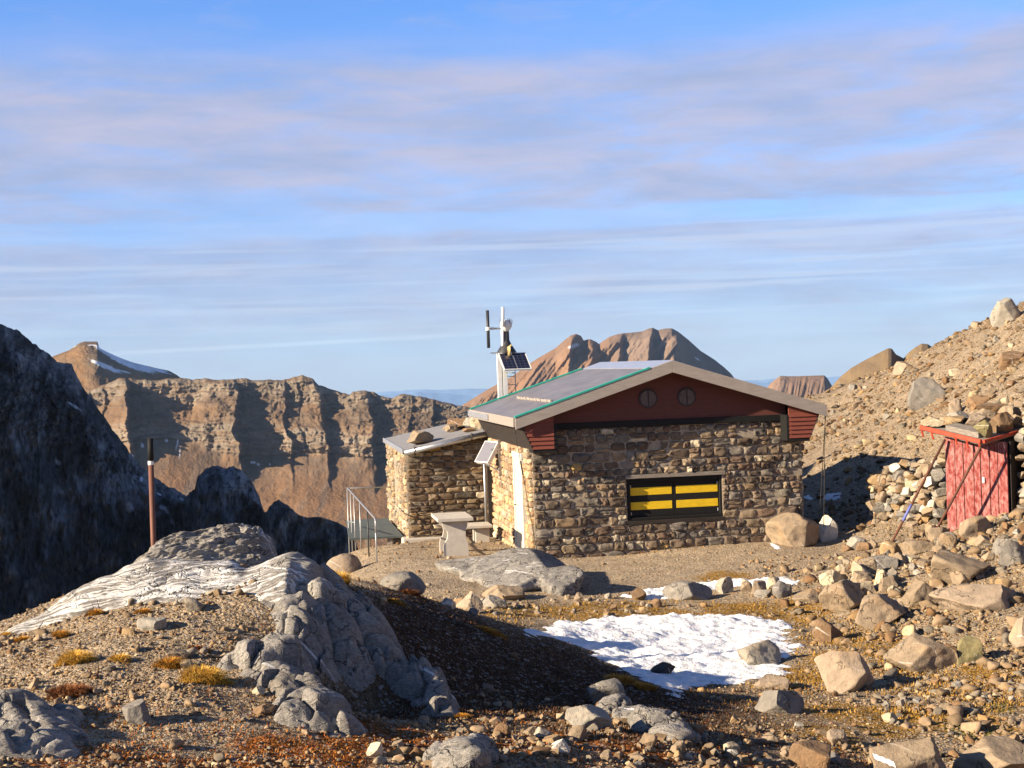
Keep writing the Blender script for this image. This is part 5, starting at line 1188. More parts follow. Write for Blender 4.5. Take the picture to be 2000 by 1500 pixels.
B = [ # px, base py, width, height, colour, label, options
 (1548,1068,108,64,'tan','large rounded tan boulder at the right front corner of the hut',dict(lo=.62,hi=.9,cuts=5,sink=.25,dep=.8)),
 (1614,1058,46,62,'white','white faced stone at the edge of the hut shadow behind the large boulder',dict()),
 (672,1124,74,42,'pink','smooth tan boulder perched on the terrace lip in front of the railing',dict(lo=.72,hi=.98,cuts=5)),
 (788,1160,92,40,'grey','rounded dark grey boulder half in shade below the railing',dict(lo=.68,hi=.95,cuts=6)),
 (920,1196,62,42,'pink','pinkish boulder with white streaks at the left end of the stone row',dict(sub=4)),
 (876,1185,36,20,'white','small whitish stone left of the pinkish streaked boulder',dict()),
 (968,1190,60,24,'lgrey','pale streaked stone just right of the pinkish boulder',dict()),
 (985,1172,90,28,'tan','long flat tan stone below the large smooth yard slab',dict()),
 (1655,1352,122,84,'pink','big blocky pinkish boulder right of the snow patch',dict(sub=4,cuts=5,hi=.8)),
 (1800,1318,152,70,'tan','broad angular tan boulder next to the blocky pinkish one',dict(sub=4,cuts=5,lo=.4)),
 (1896,1298,62,52,'moss','olive boulder with pale veins beside the broad angular boulder',dict(sub=4)),
 (2002,1272,60,62,'pink','pinkish rock cut by the right edge beside the mossy ground',dict()),
 (1618,1252,64,45,'brown','single brown angular boulder on dry grass right of the snow',dict(sub=4,cuts=5)),
 (1484,1302,92,48,'lgrey','rough grey boulder standing in the right part of the snow patch',dict(sub=4)),
 (1294,1322,54,32,'dark','black stone sitting in the lower edge of the snow patch',dict(cuts=7)),
 (1528,1396,112,46,'grey','flat grey slab like block below the snow patch',dict(sub=4,cuts=5,lo=.4)),
 (1512,1352,80,24,'pink','low pale stone behind the flat grey slab block',dict()),
 (1765,1522,190,72,'tan','large tan boulder bearing a white paint blaze at the bottom edge',dict(sub=4,cuts=5)),
 (1590,1505,118,58,'brown','dark shaded boulder with one sunlit tan face at the bottom edge',dict(sub=4)),
 (1950,1520,190,62,'tan','broad flat tan boulder in the bottom right corner',dict(sub=4,cuts=5)),
 (1180,1378,85,48,'grey','grey bedrock block at the right end of the shaded slope',dict(sub=4,cuts=5)),
 (1143,1424,108,46,'lgrey','squarish grey block lying on red moss at bottom centre',dict(sub=4,cuts=5)),
 (1130,1442,44,32,'tan','rounded tan stone leaning in front of the squarish grey block',dict()),
 (1342,1172,102,34,'grey','long low grey brown boulder in the small upper snow patch',dict(sub=4,cuts=5)),
 (1412,1160,42,38,'lgrey','upright grey stone at the edge of the upper snow patch',dict(lo=.45)),
 (1457,1158,24,26,'tan','small tan stone first right of the upright grey stone',dict()),
 (1482,1160,34,26,'pink','blocky pinkish stone in the row along the upper snow',dict()),
 (1510,1152,28,22,'pale','pale stone touching the upper snow in the stone row',dict()),
 (1527,1168,42,34,'grey','round blue grey stone at the right of the stone row',dict()),
 (1490,1168,40,15,'lgrey','flat pale stone low in front of the stone row',dict()),
 (1578,1180,64,26,'tan','flat tan stone left of the large slanting tan boulder',dict()),
 (1652,1196,112,58,'tan','large flat topped tan boulder right of the stone row',dict(sub=4,cuts=5,lo=.4)),
 (1722,1224,114,60,'tan','big tan boulder with grey split end in the right rock pile',dict(sub=4,cuts=5)),
 (1800,1184,96,52,'tan','slanting tan slab leaning up to the right in the rock pile',dict(tilt=.35,lo=.35)),
 (1868,1146,142,70,'tan','biggest smooth tan boulder in the rock pile below the shed',dict(sub=4,cuts=5)),
 (1878,1146,50,36,'tan','squarish tan stone in front of the biggest pile boulder',dict()),
 (1978,1106,62,58,'grey','angular blue grey boulder near the right edge below the shed',dict(sub=4)),
 (1739,1092,44,38,'ochre','round ochre stone at the foot of the blue sleeved prop',dict(lo=.72,hi=.95,cuts=5)),
 (1795,1082,66,28,'tan','oval tan stone at the foot of the second shed prop',dict(lo=.65,hi=.92,cuts=6)),
 (1850,1074,44,36,'tan','tan angular stone right of the oval stone below the shed',dict()),
 (1720,1116,84,30,'grey','flat grey boulder below the round ochre stone',dict(sub=4)),
 (1622,1142,60,28,'pale','pale yellowish stone at the left end of the rock pile',dict()),
 (1722,1152,40,38,'pale','pale yellow angular stone in the middle of the rock pile',dict()),
 (1682,1142,46,26,'tan','tan stone between the two pale yellow ones of the pile',dict()),
 (1690,1160,40,24,'pale','cracked pale stone above the large flat topped boulder',dict()),
 (1905,1196,200,56,'pink','wide streaked tan bedrock slab at the right edge above gravel',dict(sub=4,cuts=5)),
 (1905,1050,82,40,'tan','split tan boulder leaning against the shed front',dict(sub=4)),
 (1890,1030,44,32,'grey','grey block sitting at the lower left corner of the shed front',dict()),
 (1962,1000,64,30,'tan','oval tan stone at the lower right corner of the shed front',dict()),
 (1990,980,60,30,'lgrey','smooth pinkish grey stone topmost before the dark shed side',dict()),
 (1815,790,92,56,'grey','big grey boulder embedded in the middle of the scree slope',dict(sub=4,cuts=5)),
 (1968,632,66,50,'lgrey','pale boulder on top of the scree skyline near the right edge',dict(sub=4)),
 (1752,703,30,18,'grey','dark rounded boulder on the scree skyline beside the brown shoulder',dict()),
 (1764,728,56,22,'pink','pinkish flat boulder below the skyline of the scree',dict()),
 (1866,815,40,36,'pink','pinkish leaning boulder right below the big grey scree boulder',dict()),
 (1910,798,46,24,'brown','dark red brown hollow boulder above the shed roof',dict()),
 (1975,715,70,30,'brown','brown ledge boulder with a dark overhang right of the scree',dict()),
 (376,1194,48,26,'grey','flat grey stone with black edge at the foot of the veined slab',dict(cuts=6)),
 (300,1232,70,26,'lgrey','pale wedge stone casting a dark shadow on the gravel knoll',dict()),
 (268,1415,62,42,'grey','smooth grey stone alone in the middle of the gravel knoll',dict(cuts=6)),
 (516,1398,48,20,'brown','flat brown stone left of the lower bedrock rib',dict()),
 (658,1428,42,20,'lgrey','pale block at the lower tip of the bedrock rib',dict()),
 (350,1290,48,18,'tan','flat tan stone behind the round grass tuft on the knoll',dict()),
 (250,1240,30,12,'ochre','small flat ochre stone left of the pale wedge stone',dict()),
 (440,1285,26,14,'tan','small tan stone right of the flat tan one on the knoll',dict()),
 (505,1360,26,18,'pale','bright yellowish stone beside the lower bedrock rib',dict()),
 (160,1450,34,14,'grey','small grey stone beside the corner bedrock of the knoll',dict()),
 (1095,1472,44,28,'white','white topped stone in the bottom centre rubble',dict()),
 (730,1478,36,26,'white','whitish stone alone among the rust red moss',dict()),
 (880,1290,0,0,'tan','',dict()),
]
for i, (x, y, w, h, c, lab, op) in enumerate(B):
    if w: rock_at('boulder', x, y, w, h, c, lab, 400 + i * 3, **op)
# white blaze painted on the boulder near the bottom edge
blz = [o for o in COL.objects if o.get('label', '').startswith('large tan boulder bearing')][0]
def blaze():
    from mathutils.bvhtree import BVHTree
    import bmesh
    me = blz.data; bm = bmesh.new(); bm.from_mesh(me); tree = BVHTree.FromBMesh(bm); off = Vector(blz.location); eye = Vector((0, 0, EZ)) - off
    def onto(px, py):
        q = Vector(rays(np.array([px]), np.array([py]))[0]).normalized(); h = tree.ray_cast(eye, q); return h
    V = []; F = []; nx, ny = 14, 6
    a, b = (1706, 1477), (1748, 1494); un = (0.375, 0.927)
    for j in range(ny):
        for i in range(nx):
            s = i / (nx - 1); tt = (j / (ny - 1) - 0.5) * 13 + 1.2 * math.sin(i * 1.7 + j)
            h = onto(a[0] + (b[0] - a[0]) * s - un[0] * tt * -1, a[1] + (b[1] - a[1]) * s + un[1] * tt)
            V.append(None if h[0] is None else tuple(h[0] + h[1] * 0.004))
    ok = [v is not None for v in V]; V2 = [v or (0, 0, 0) for v in V]
    for j in range(ny - 1):
        for i in range(nx - 1):
            f = (j * nx + i, j * nx + i + 1, (j + 1) * nx + i + 1, (j + 1) * nx + i)
            if all(ok[k] for k in f): F.append(f)
    bm.free()
    if F: mesh_obj('paint_blaze', V2, F, MAT['white'], blz)
blaze()

r = np.random.default_rng(99)
COLS = np.array([CK[k] for k in ('tan', 'tan', 'grey', 'lgrey', 'pink', 'ochre', 'brown', 'pale', 'tan', 'tan', 'grey', 'white')])
KEYS = ['tan', 'tan', 'grey', 'lgrey', 'pink', 'ochre', 'brown', 'tan', 'tan', 'pale']
def zone(n, poly, s0, s1, label, group, seed, ymax=None):
    k = 0; tries = 0; rr = np.random.default_rng(seed); P = np.array(poly, float)
    while k < n and tries < n * 30:
        tries += 1
        x, y = rr.uniform(P[:, 0].min(), P[:, 0].max()), rr.uniform(P[:, 1].min(), P[:, 1].max())
        ins = False; j = len(P) - 1
        for i in range(len(P)):
            if (P[i, 1] > y) != (P[j, 1] > y) and x < (P[j, 0] - P[i, 0]) * (y - P[i, 1]) / (P[j, 1] - P[i, 1]) + P[i, 0]: ins = not ins
            j = i
        if not ins: continue
        w = s0 * (1 - rr.random()) ** (-0.45); w = min(w, s1); h = w * rr.uniform(0.45, 0.8)
        if rock_at('stone', x, y, w, h, KEYS[rr.integers(len(KEYS))], label, seed * 100 + k * 2, group, sub=3, cuts=6, dep=rr.uniform(.6, 1.0), cat='stone', rough=0.05, tilt=rr.normal(0, .2)): k += 1
zone(100, [(1640,1080),(1700,1050),(1760,1060),(1840,1040),(2000,990),(2000,1180),(1800,1210),(1640,1160)], 17, 46, 'loose tan or grey stone in the rock pile below the red shed', 'stones of the pile below the shed', 21)
zone(60, [(1600,800),(1660,760),(1760,710),(1850,665),(1990,600),(2000,830),(1800,850),(1750,900),(1640,920),(1590,880)], 9, 28, 'stone lying loose on the sunlit scree slope', 'stones on the scree slope', 22)
zone(60, [(760,1440),(1000,1430),(1250,1450),(1450,1400),(1560,1420),(1660,1440),(1660,1500),(760,1500)], 15, 40, 'stone in the rubble along the bottom edge', 'stones of the bottom rubble', 23)
zone(52, [(860,1165),(1000,1172),(1200,1168),(1300,1176),(1290,1200),(1000,1212),(900,1200)], 10, 34, 'small stone in the row between yard and snow patch', 'small stones between yard and snow', 24)
zone(26, [(1660,1340),(1990,1320),(2000,1440),(1700,1440)], 14, 34, 'loose stone on mossy gravel in front of the blocky pinkish boulder', 'stones on the mossy gravel', 25)
# rocks that hold down the roofs
def on_roof(root, s, t_, zf, w, h, colour, label, seed, **k):
    e1 = Vector((math.cos(YAW), math.sin(YAW), 0)); e2 = Vector((-math.sin(YAW), math.cos(YAW), 0)); p = Vector((HO[0], HO[1], 0)) + e1 * s + e2 * t_
    rock_at('roof_stone', 0, 0, w, h, colour, label, seed, cat='stone', P=(p.x, p.y, zf(s)), sink=0.12, **k)
on_roof(anx, -1.50, AT + 0.45, aslope, 56, 26, 'tan', 'big layered tan rock at the low end of the annex roof', 801, dep=1.6)
on_roof(anx, -0.62, AT + 1.9, aslope, 36, 16, 'tan', 'small flat rock first in the row along the annex roof', 802)
on_roof(anx, -0.42, AT + 2.2, aslope, 44, 26, 'brown', 'brown rock second in the row along the annex roof', 803)
on_roof(anx, -0.14, AT + 1.6, aslope, 40, 24, 'lgrey', 'grey rock third in the row along the annex roof', 804)
on_roof(anx, -0.10, AT + 0.9, aslope, 34, 26, 'pale', 'pale yellowish rock on the annex roof nearest the hut eave', 805)
on_roof(anx, -0.36, AT + 0.55, aslope, 30, 9, 'brown', 'thin brown slab lying at the upper gutter of the annex roof', 806)
def on_shed(u, v, w, h, colour, label, seed, **k):
    p = RC + (RR_ - RC) * u + (RL - RC) * v
    rock_at('roof_stone', 0, 0, w, h, colour, label, seed, cat='stone', P=(p.x, p.y, p.z), sink=0.1, **k)
on_shed(0.14, 0.10, 42, 34, 'moss', 'olive stone on the front corner of the shed roof', 811)
on_shed(0.42, 0.10, 52, 40, 'brown', 'brown boulder second from the front corner of the shed roof', 812)
on_shed(0.66, 0.12, 40, 30, 'tan', 'tan stone on the right edge of the shed roof', 813)
on_shed(0.35, 0.45, 56, 30, 'pink', 'pinkish stone in the middle of the shed roof', 814)
on_shed(0.25, 0.75, 60, 20, 'ochre', 'flat ochre slab at the rear of the shed roof', 815)
on_shed(0.08, 0.92, 52, 20, 'pale', 'pale stone at the far left corner of the shed roof', 816)
on_shed(0.80, 0.35, 50, 34, 'tan', 'tan block toward the right rear of the shed roof', 818)
on_shed(0.48, 0.28, 34, 22, 'grey', 'small grey stone between brown boulder and pinkish stone on the shed roof', 819)
on_shed(0.85, 0.75, 64, 30, 'brown', 'brown slab at the far right of the shed roof', 820)
on_shed(0.42, 0.85, 50, 24, 'lgrey', 'pale grey slab along the rear edge of the shed roof', 821)
on_shed(0.62, 0.62, 58, 26, 'tan', 'tan slab right of the middle on the shed roof', 817)
tb_ = slab(*[Vector(p) for p in (RC.lerp(RL, 0.12) + (RR_ - RC) * 0.06, RC.lerp(RL, 0.12) + (RR_ - RC) * 0.22, RC.lerp(RL, 0.66) + (RR_ - RC) * 0.22, RC.lerp(RL, 0.66) + (RR_ - RC) * 0.06)], 0.02)
tb_.V = [(x, y, z + 0.10) for x, y, z in tb_.V[:4]] + [(x, y, z + 0.02) for x, y, z in tb_.V[4:]]
tb_ = tb_.build('roof_beam', MAT['oldwood'], None, 0.01); tag(tb_, 'weathered grey beam lying along the left edge of the shed roof', 'beam')
# dry stone wall left of the shed
def drystone(name, pts, h, label, seed, thick=0.5):
    rr = np.random.default_rng(seed); VV, FF, CC = [], [], []; b = 0
    P = [Vector(p) for p in pts]; segl = [(P[i + 1] - P[i]).length for i in range(len(P) - 1)]
    for i in range(len(P) - 1):
        n_ = int(segl[i] / 0.16)
        for k in range(max(n_, 1)):
            q = P[i].lerp(P[i + 1], (k + 0.5) / max(n_, 1)); zg = float(terrain(q.x, q.y)); z = zg - 0.1; hh = h[i] + (h[i + 1] - h[i]) * (k + .5) / max(n_, 1)
            while z < zg + hh:
                for row in (0, 1):
                    s = rr.uniform(0.13, 0.28); V, Fc = rock_shape(seed * 50 + b, 3, 3, 0.45, 0.8, 0.04)
                    V = V * np.array((s * .62, s * .6, s * .45)); V = rotz(V, rr.uniform(-0.5, 0.5)) + np.array((q.x + rr.normal(0, .05), q.y + row * thick * 0.6 + rr.normal(0, .06), z + s * .3))
                    VV.append(V); FF.append(Fc + sum(map(len, VV[:-1])) if False else Fc + b * len(V)); CC.append(np.repeat((COLS[rr.integers(len(COLS))] * rr.uniform(.85, 1.15))[None], len(V), 0)); b += 1
                z += rr.uniform(0.12, 0.19)
    o = mesh_obj(name, np.vstack(VV), np.vstack(FF), MAT['rock'], col=np.vstack(CC), smooth=False)
    return tag(o, label, 'wall')
w0 = [hit(1752, 1022)[0], hit(1790, 1030)[0], hit(1850, 1034)[0]]
drystone('drystone_wall', [(7.15, 29.3, 0), (7.5, 28.2, 0), (8.05, 27.5, 0)], [0.75, 1.05, 1.35], 'low dry stone wall of tan blocks joining the left side of the shed', 31)
drystone('drystone_wall', [(9.06, 25.95, 0), (10.6, 26.6, 0)], [1.8, 1.9], 'rough stone wall beside the dark right side of the shed', 33)

# ------------------------------------------------------------------ small stones nobody could count
def world_scatter(n, rlo, rhi, a0, a1, rr):
    a = np.radians(90 - rr.uniform(a0, a1, n)); d = np.exp(rr.uniform(math.log(rlo), math.log(rhi), n)); return d * np.cos(a), d * np.sin(a)
def inside_house(x, y):
    dx, dy = x - HO[0], y - HO[1]; s = dx * math.cos(YAW) + dy * math.sin(YAW); t_ = -dx * math.sin(YAW) + dy * math.cos(YAW)
    return ((s > -0.05) & (s < LW) & (t_ > 0) & (t_ < 5.6)) | ((s > A0) & (s < A1) & (t_ > AT) & (t_ < AD))
def poly_sd(x, y, P):
    """signed distance to a polygon, positive inside"""
    d = np.full(x.shape, 1e9); ins = np.zeros(x.shape, bool); j = len(P) - 1
    for i in range(len(P)):
        ax, ay, bx, by = P[j][0], P[j][1], P[i][0], P[i][1]
        ex, ey = bx - ax, by - ay; s = np.clip(((x - ax) * ex + (y - ay) * ey) / (ex * ex + ey * ey + 1e-9), 0, 1)
        d = np.minimum(d, np.hypot(x - ax - s * ex, y - ay - s * ey))
        c = ((ay > y) != (by > y)) & (x < (bx - ax) * (y - ay) / (by - ay + 1e-12) + ax); ins ^= c; j = i
    return np.where(ins, d, -d)
SNOW = [([(1000,1232),(1060,1222),(1110,1213),(1200,1204),(1300,1202),(1450,1204),(1555,1210),(1548,1240),(1562,1262),(1545,1290),(1550,1318),(1490,1330),(1430,1340),(1395,1336),(1352,1348),(1325,1366),(1285,1348),(1200,1305),(1150,1272),(1090,1256),(1035,1246)], 0.042, 'large bright snow patch in the hollow below the hut yard'),
        ([(1212,1166),(1255,1152),(1320,1146),(1385,1134),(1430,1127),(1480,1131),(1540,1125),(1566,1140),(1500,1152),(1450,1147),(1400,1152),(1335,1170),(1260,1172)], 0.05, 'thin narrow snow patch along the row of stones in the yard'),
        ([(1498,1056),(1512,1060),(1530,1070),(1518,1073),(1500,1064)], 0.04, 'tiny snow remnant at the foot of the large hut boulder'),
        ([(1604,976),(1612,966),(1646,962),(1647,974),(1622,980)], 0.05, 'small flat snow remnant lying in the hut shadow'),
        ([(1568,970),(1582,967),(1592,970),(1584,976),(1570,976)], 0.05, 'snow sliver right against the hut wall in its shadow')]
SP = []
for poly, th, lab in SNOW:
    H = hit([p[0] for p in poly], [p[1] for p in poly]); H = H[~np.isnan(H[:, 0])]; P = [(h[0], h[1]) for h in H]; SP.append(P)
    x0, x1, y0, y1 = H[:, 0].min() - .4, H[:, 0].max() + .4, H[:, 1].min() - .4, H[:, 1].max() + .4
    st = 0.03 if x1 - x0 > 2 else 0.015
    gx, gy = np.meshgrid(np.arange(x0, x1, st), np.arange(y0, y1, st)); sd = poly_sd(gx, gy, P)
    big = min(1.0, (x1 - x0) / 3)
    sd = sd + big * (0.30 * fbm(gx * 1.1, gy * 1.1, 3, 4, 0.6) + 0.42 * fbm(gx * 3.2, gy * 5.2, 5, 4, 0.62))
    zt = th * sstep(-0.02, 0.35 * big + 0.03, sd) + big * 0.105 * fbm(gx * 2.6, gy * 5.0, 7, 5, 0.66) * sstep(0, 0.15, sd) - 0.012
    keep = (sd > -0.03)
    n, m = gx.shape; idx = np.arange(n * m).reshape(n, m)
    f = np.stack([idx[:-1, :-1], idx[:-1, 1:], idx[1:, 1:], idx[1:, :-1]], -1).reshape(-1, 4); kp = keep.ravel()[f].any(1); f = f[kp]
    u, inv = np.unique(f, return_inverse=True); V = np.stack([gx, gy, terrain(gx, gy) + zt], -1).reshape(-1, 3)[u]
    if len(f): o = mesh_obj('snow_patch', V, np.ascontiguousarray(inv.reshape(-1, 4)), MAT['snow'], smooth=True); tag(o, lab, 'snow patch', kind='thing')
def not_snow(x, y):
    k = np.ones(x.shape, bool)
    for P in SP[:2]: k &= poly_sd(x, y, P) < 0.02
    return k
PEB = np.vstack([COLS[:11], COLS[[0, 0, 4, 4, 6]]]) * np.array((0.98, 0.90, 0.78))
def pebbles(name, n, rlo, rhi, a0, a1, smin, smax, al, sub, label, seed, mask=None, flat=(0.4, 0.85), shade=1.0):
    rr = np.random.default_rng(seed); x, y = world_scatter(n, rlo, rhi, a0, a1, rr)
    k = ~inside_house(x, y) & (rim_dist(x, y) < 1.5) & not_snow(x, y)
    if mask is not None: k &= mask(x, y, rr)
    x, y = x[k], y[k]; s = np.minimum(smin * (1 - rr.random(len(x))) ** (-1 / al), smax)
    pos = np.stack([x, y, terrain(x, y) + s * 0.12], -1)
    c = PEB[rr.integers(0, len(PEB), len(x))] * rr.uniform(0.65, 1.2, (len(x), 1)) * shade
    o = scatter(name, pos, s, c, sub, MAT['pebble'], rr, flat); tag(o, label, 'gravel', kind='stuff'); return o
def m_right(x, y, rr):
    n = cl(x, y, 0.9, 60); return rr.random(len(x)) < np.clip(0.5 + 1.3 * n, 0.05, 1) * sstep(3.4, 5.2, x) * sstep(27.6, 26, y)
cl = lambda x, y, f, o: fbm(x * f, y * f, o, 3)
def m_near(x, y, rr):
    n = cl(x, y, 0.8, 40); dark = 1.3 * np.exp(-(((x - 0.15) / 2.0) ** 2 + ((y - 14.8) / 3.2) ** 2)) * sstep(-1.9, -1.2, x)
    return rr.random(len(x)) < np.clip(0.55 + 1.1 * n, 0.12, 1) * (1 - 0.97 * np.clip(dark * 1.5, 0, 1))
def m_mid(x, y, rr):
    yard = np.exp(-(((x - 1.5) / 6.0) ** 2 + ((y - 26.8) / 3.0) ** 2)); n = cl(x, y, 0.6, 44)
    return rr.random(len(x)) < np.clip(0.45 + 1.2 * n, 0.08, 1) * (1 - 0.4 * np.clip(yard * 1.3, 0, 1)) * (1 - 0.9 * np.clip(1.5 * np.exp(-(((x - 0.15) / 2.0) ** 2 + ((y - 15) / 3.4) ** 2)), 0, 1))
def m_scree(x, y, rr):
    p = sstep(np.where(y < 30, 5.9, 3.8), np.where(y < 30, 7.4, 6.0), x) * sstep(21, 25, y); n = cl(x, y, 0.5, 47)
    path = np.exp(-((x - (5.9 + 0.16 * (y - 28))) / 1.0) ** 2) * sstep(28, 33, y)
    return rr.random(len(x)) < np.clip(p * (0.75 + 0.9 * n) * (1 - 0.7 * path), 0, 1)
def m_rub(x, y, rr):
    n = cl(x, y, 1.1, 50); return rr.random(len(x)) < np.clip(0.4 + 1.5 * n, 0, 1) * sstep(-1.2, 0.3, x) * (1 - 0.0 * y)
pebbles('gravel', 80000, 7.6, 17, -24, 24, 0.010, 0.05, 2.2, 0, 'fine loose gravel and grit covering the near ground', 61, m_near)
pebbles('gravel', 9000, 7.6, 17, -24, 24, 0.028, 0.11, 2.4, 1, 'scattered pebbles on the near gravel knoll', 62, m_near)
pebbles('gravel', 26000, 15.5, 33, -24, 24, 0.018, 0.11, 2.2, 0, 'pebbles strewn over the yard and the grassy hollow', 63, m_mid)
pebbles('gravel', 8000, 8.6, 13.8, -5, 24, 0.032, 0.13, 2.3, 2, 'coarse rubble along the bottom of the slope', 64, m_rub)
pebbles('gravel', 27000, 13, 27.6, 7, 24, 0.03, 0.24, 2.0, 1, 'angular stones filling the gaps of the right hand rock pile', 66, m_right)
pebbles('scree', 56000, 20, 70, 3, 24, 0.03, 0.28, 1.7, 1, 'countless sunlit scree stones covering the right slope', 65, m_scree, (0.35, 0.8), 0.82)

# ------------------------------------------------------------------ dry grass and moss
def blades(name, roots, length, width, lean, colour, label, cat, kind=None, group=None, parent=None, seed=0, loc=None, outw=None):
    rr = np.random.default_rng(seed); n = len(roots)
    a = rr.uniform(0, 2 * math.pi, n) if outw is None else np.arctan2(roots[:, 1], roots[:, 0]) + rr.normal(0, 0.9, n); dirv = np.stack([np.cos(a), np.sin(a), np.zeros(n)], -1); L = np.asarray(length) * rr.uniform(0.6, 1.25, n); ln = lean * rr.uniform(0.2, 1.5, n)
    side = np.stack([-np.sin(a), np.cos(a), np.zeros(n)], -1) * (width * 0.5)
    p0 = roots; p1 = roots + dirv * (L * ln * 0.35)[:, None] + np.array((0, 0, 1.0)) * (L * 0.6)[:, None]; p2 = roots + dirv * (L * ln)[:, None] + np.array((0, 0, 1.0)) * (L * np.clip(1 - 0.35 * ln, 0.3, 1))[:, None]
    V = np.stack([p0 - side, p0 + side, p1 + side * 0.8, p1 - side * 0.8, p2], 1).reshape(-1, 3)
    b = (np.arange(n) * 5)[:, None]; T_ = np.concatenate([b + np.array([[0, 1, 2]]), b + np.array([[0, 2, 3]]), b + np.array([[3, 2, 4]])])
    c = np.repeat(colour, 5, 0)
    o = mesh_obj(name, V, T_.astype(np.int32), MAT['grass'], parent, col=c, loc=loc); return tag(o, label, cat, group, kind)
TUFT = [(395,1342,86,38,'gold','largest golden grass tuft, wide and low on the gravel knoll'),(140,1300,64,32,'gold','golden grass tuft left of centre on the knoll, second largest'),(328,1306,46,30,'amber','round amber grass cushion beside the flat tan stone'),
 (232,1294,36,20,'gold','small golden tuft between the two large ones on the left'),(478,1290,40,20,'gold','small golden tuft above the lower bedrock rib'),(116,1246,32,20,'amber','amber tuft near the left rim below the veined slab'),(184,1202,30,16,'amber','lower of two amber tufts under the slab edge'),
 (210,1184,32,14,'gold','upper of two tufts hugging the slab edge'),(276,1200,30,15,'amber','amber tuft right below the middle of the veined slab'),(576,1186,46,11,'amber','flat amber tuft at the right end of the veined slab'),(520,1172,34,14,'rust','dark rust cushion under the right part of the veined slab'),
 (664,1142,36,32,'gold','tall golden tuft growing in front of the perched tan boulder'),(128,1362,90,28,'rust','wide brownish tuft at the left of the knoll'),(8,1246,26,14,'gold','golden tuft at the very left edge of the rim'),(35,1256,40,16,'amber','thin amber grass beside the tuft at the left rim'),
 (480,1080,0,0,'gold',''),(433,1078,26,12,'amber','amber tuft in the dark cleft of the craggy hump'),(1215,1335,70,22,'amber','dry grass fringe on the rim above the snow patch'),(1262,1350,46,18,'amber','grass clump below the rim fringe near the lower snow'),(900,1402,34,14,'amber','amber tuft below the shaded slope at bottom centre'),
 (800,1165,40,16,'rust','rust coloured cushion on the sunlit top of the shaded slope'),(770,1178,44,14,'amber','amber grass strip in front of the rust cushion'),(960,1240,60,14,'amber','sunlit grass strip at the left tip of the snow'),(1040,1285,0,0,'gold',''),(380,1268,26,12,'rust','small rust cushion in the middle of the knoll'),(400,1272,22,10,'amber','small amber cushion beside the rust one')]
TC = dict(gold=(.74,.42,.075), amber=(.56,.26,.04), rust=(.26,.10,.035))
for i, (x, y, w, h, c, lab) in enumerate(TUFT):
    if not w: continue
    if y < 1100: H = np.array([*at(x, y, 14.35)]) ; H[2] -= 0.05
    else: H = hit(x, y)[0]
    sc = H[1] / F_PX; rr = np.random.default_rng(500 + i); n = int(500 + w * 22)
    a = rr.uniform(0, 2 * math.pi, n); q = np.sqrt(rr.random(n)) * w * sc * 0.48 * (1 + 0.35 * np.sin(a * 2 + i) + 0.2 * np.sin(a * 5 + 2 * i))
    rx, ry = q * np.cos(a), q * np.sin(a) * 0.75
    cx, cy = H[0], H[1] + w * sc * 0.3
    zz = terrain(cx + rx, cy + ry) if y >= 1100 else np.full(n, H[2])
    dome = np.sqrt(np.clip(1 - (q / (w * sc * 0.5)) ** 2, 0, 1))
    z0 = float(zz.min()); roots = np.stack([rx, ry, zz - z0 - 0.01], -1)
    cc = np.array(TC[c]) * rr.uniform(0.65, 1.4, (n, 1))
    blades('grass_tuft', roots, h * sc * (0.30 + 0.55 * dome), 0.0040 * H[1] / 10, 0.85, cc, lab, 'grass tuft', 'thing', None, None, 500 + i, (cx, cy, z0), True)
def grass_field(name, n, rlo, rhi, a0, a1, mask, length, width, pal, label, seed, lean=0.9):
    rr = np.random.default_rng(seed); x, y = world_scatter(n, rlo, rhi, a0, a1, rr); k = mask(x, y, rr) & ~inside_house(x, y) & not_snow(x, y) & (rim_dist(x, y) < 0.3); x, y = x[k], y[k]
    roots = np.stack([x, y, terrain(x, y) - 0.004], -1); P = np.array(pal); cc = P[rr.integers(0, len(P), len(x))] * rr.uniform(0.6, 1.3, (len(x), 1))
    blades(name, roots, length, width, lean, cc, label, 'grass', 'stuff', seed=seed)
def m_slope(x, y, rr):
    p = np.exp(-(((x - 0.1) / 1.9) ** 2 + ((y - 14.6) / 3.2) ** 2)); return rr.random(len(x)) < np.clip(p * 2.4 * (0.6 + 1.6 * cl(x, y, 1.3, 52)), 0, 1)
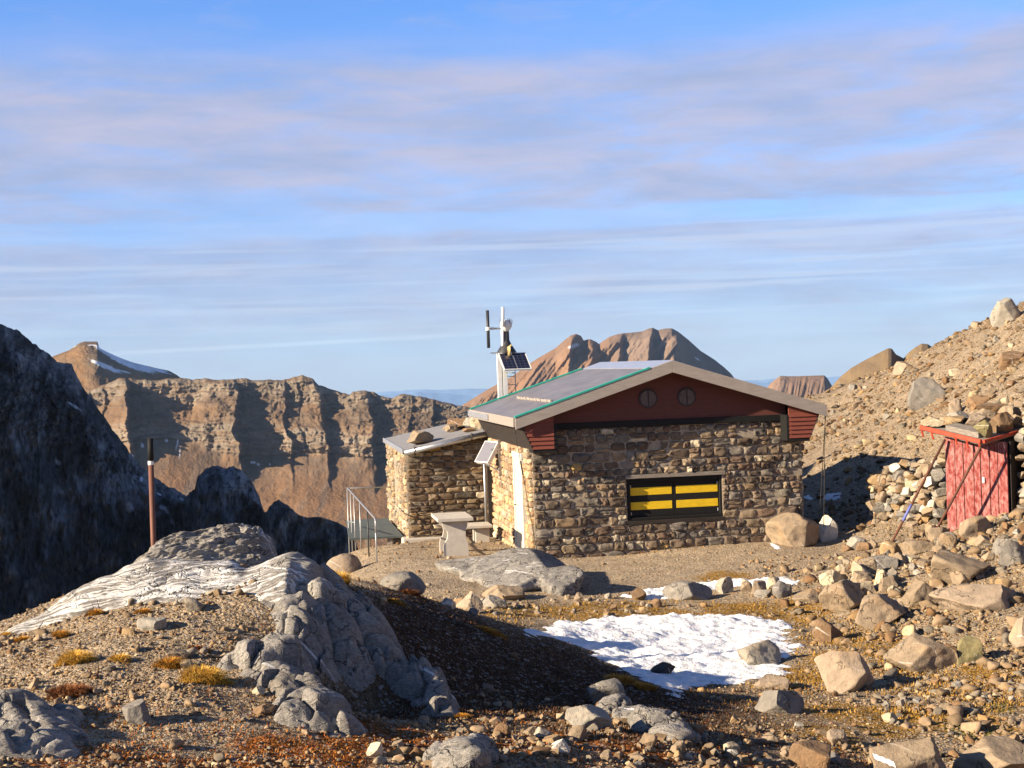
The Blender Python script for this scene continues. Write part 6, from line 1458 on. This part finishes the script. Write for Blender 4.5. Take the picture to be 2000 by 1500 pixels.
def m_hollow(x, y, rr):
    p = 0.8 * np.exp(-((y - (27.75 + 0.16 * x)) / 0.22) ** 2) * sstep(0.8, 1.5, x) * sstep(5.6, 5, x) + np.exp(-(((x - 2.6) / 3.6) ** 2 + ((y - 21.0) / 1.7) ** 2)) + np.exp(-(((x - 4.2) / 1.8) ** 2 + ((y - 17.0) / 4.5) ** 2)) + 0.7 * np.exp(-(((x - 5.5) / 2.0) ** 2 + ((y - 15.0) / 1.5) ** 2)); return rr.random(len(x)) < np.clip(p * (0.25 + 1.9 * cl(x, y, 1.0, 55)), 0, 1)
def m_moss(x, y, rr):
    p = np.exp(-(((x + 1.0) / 2.6) ** 2 + ((y - 9.6) / 1.1) ** 2)) + 0.7 * np.exp(-(((x - 2.2) / 2.2) ** 2 + ((y - 12.0) / 1.3) ** 2)); return rr.random(len(x)) < np.clip(p * (0.35 + 2.2 * cl(x, y, 1.6, 58)), 0, 1)
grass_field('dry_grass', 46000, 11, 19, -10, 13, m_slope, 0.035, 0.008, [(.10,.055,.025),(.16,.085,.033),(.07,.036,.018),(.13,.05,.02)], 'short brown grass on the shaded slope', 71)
grass_field('dry_grass', 90000, 15, 28.6, -4, 22, m_hollow, 0.045, 0.011, [(.40,.21,.04),(.31,.17,.035),(.46,.25,.05),(.24,.14,.03)], 'ochre grass in the hollow around the snow', 72)
grass_field('moss', 70000, 8, 13.6, -24, 20, m_moss, 0.028, 0.007, [(.36,.10,.018),(.46,.17,.03),(.22,.065,.018),(.30,.14,.03)], 'rust red moss and low plants along the bottom edge', 73, 1.2)

def m_knoll(x, y, rr):
    p = sstep(0.12, 0.4, fbm(x * 1.5, y * 1.5, 77, 4, 0.6)) * sstep(-0.2, -1.2, x); return rr.random(len(x)) < p
grass_field('moss', 14000, 8.5, 13.2, -24, -2, m_knoll, 0.022, 0.007, [(.30,.13,.03),(.38,.19,.04),(.20,.08,.02),(.34,.10,.02)], 'thin ochre and rust plant cover between the pebbles of the knoll', 74, 1.2)
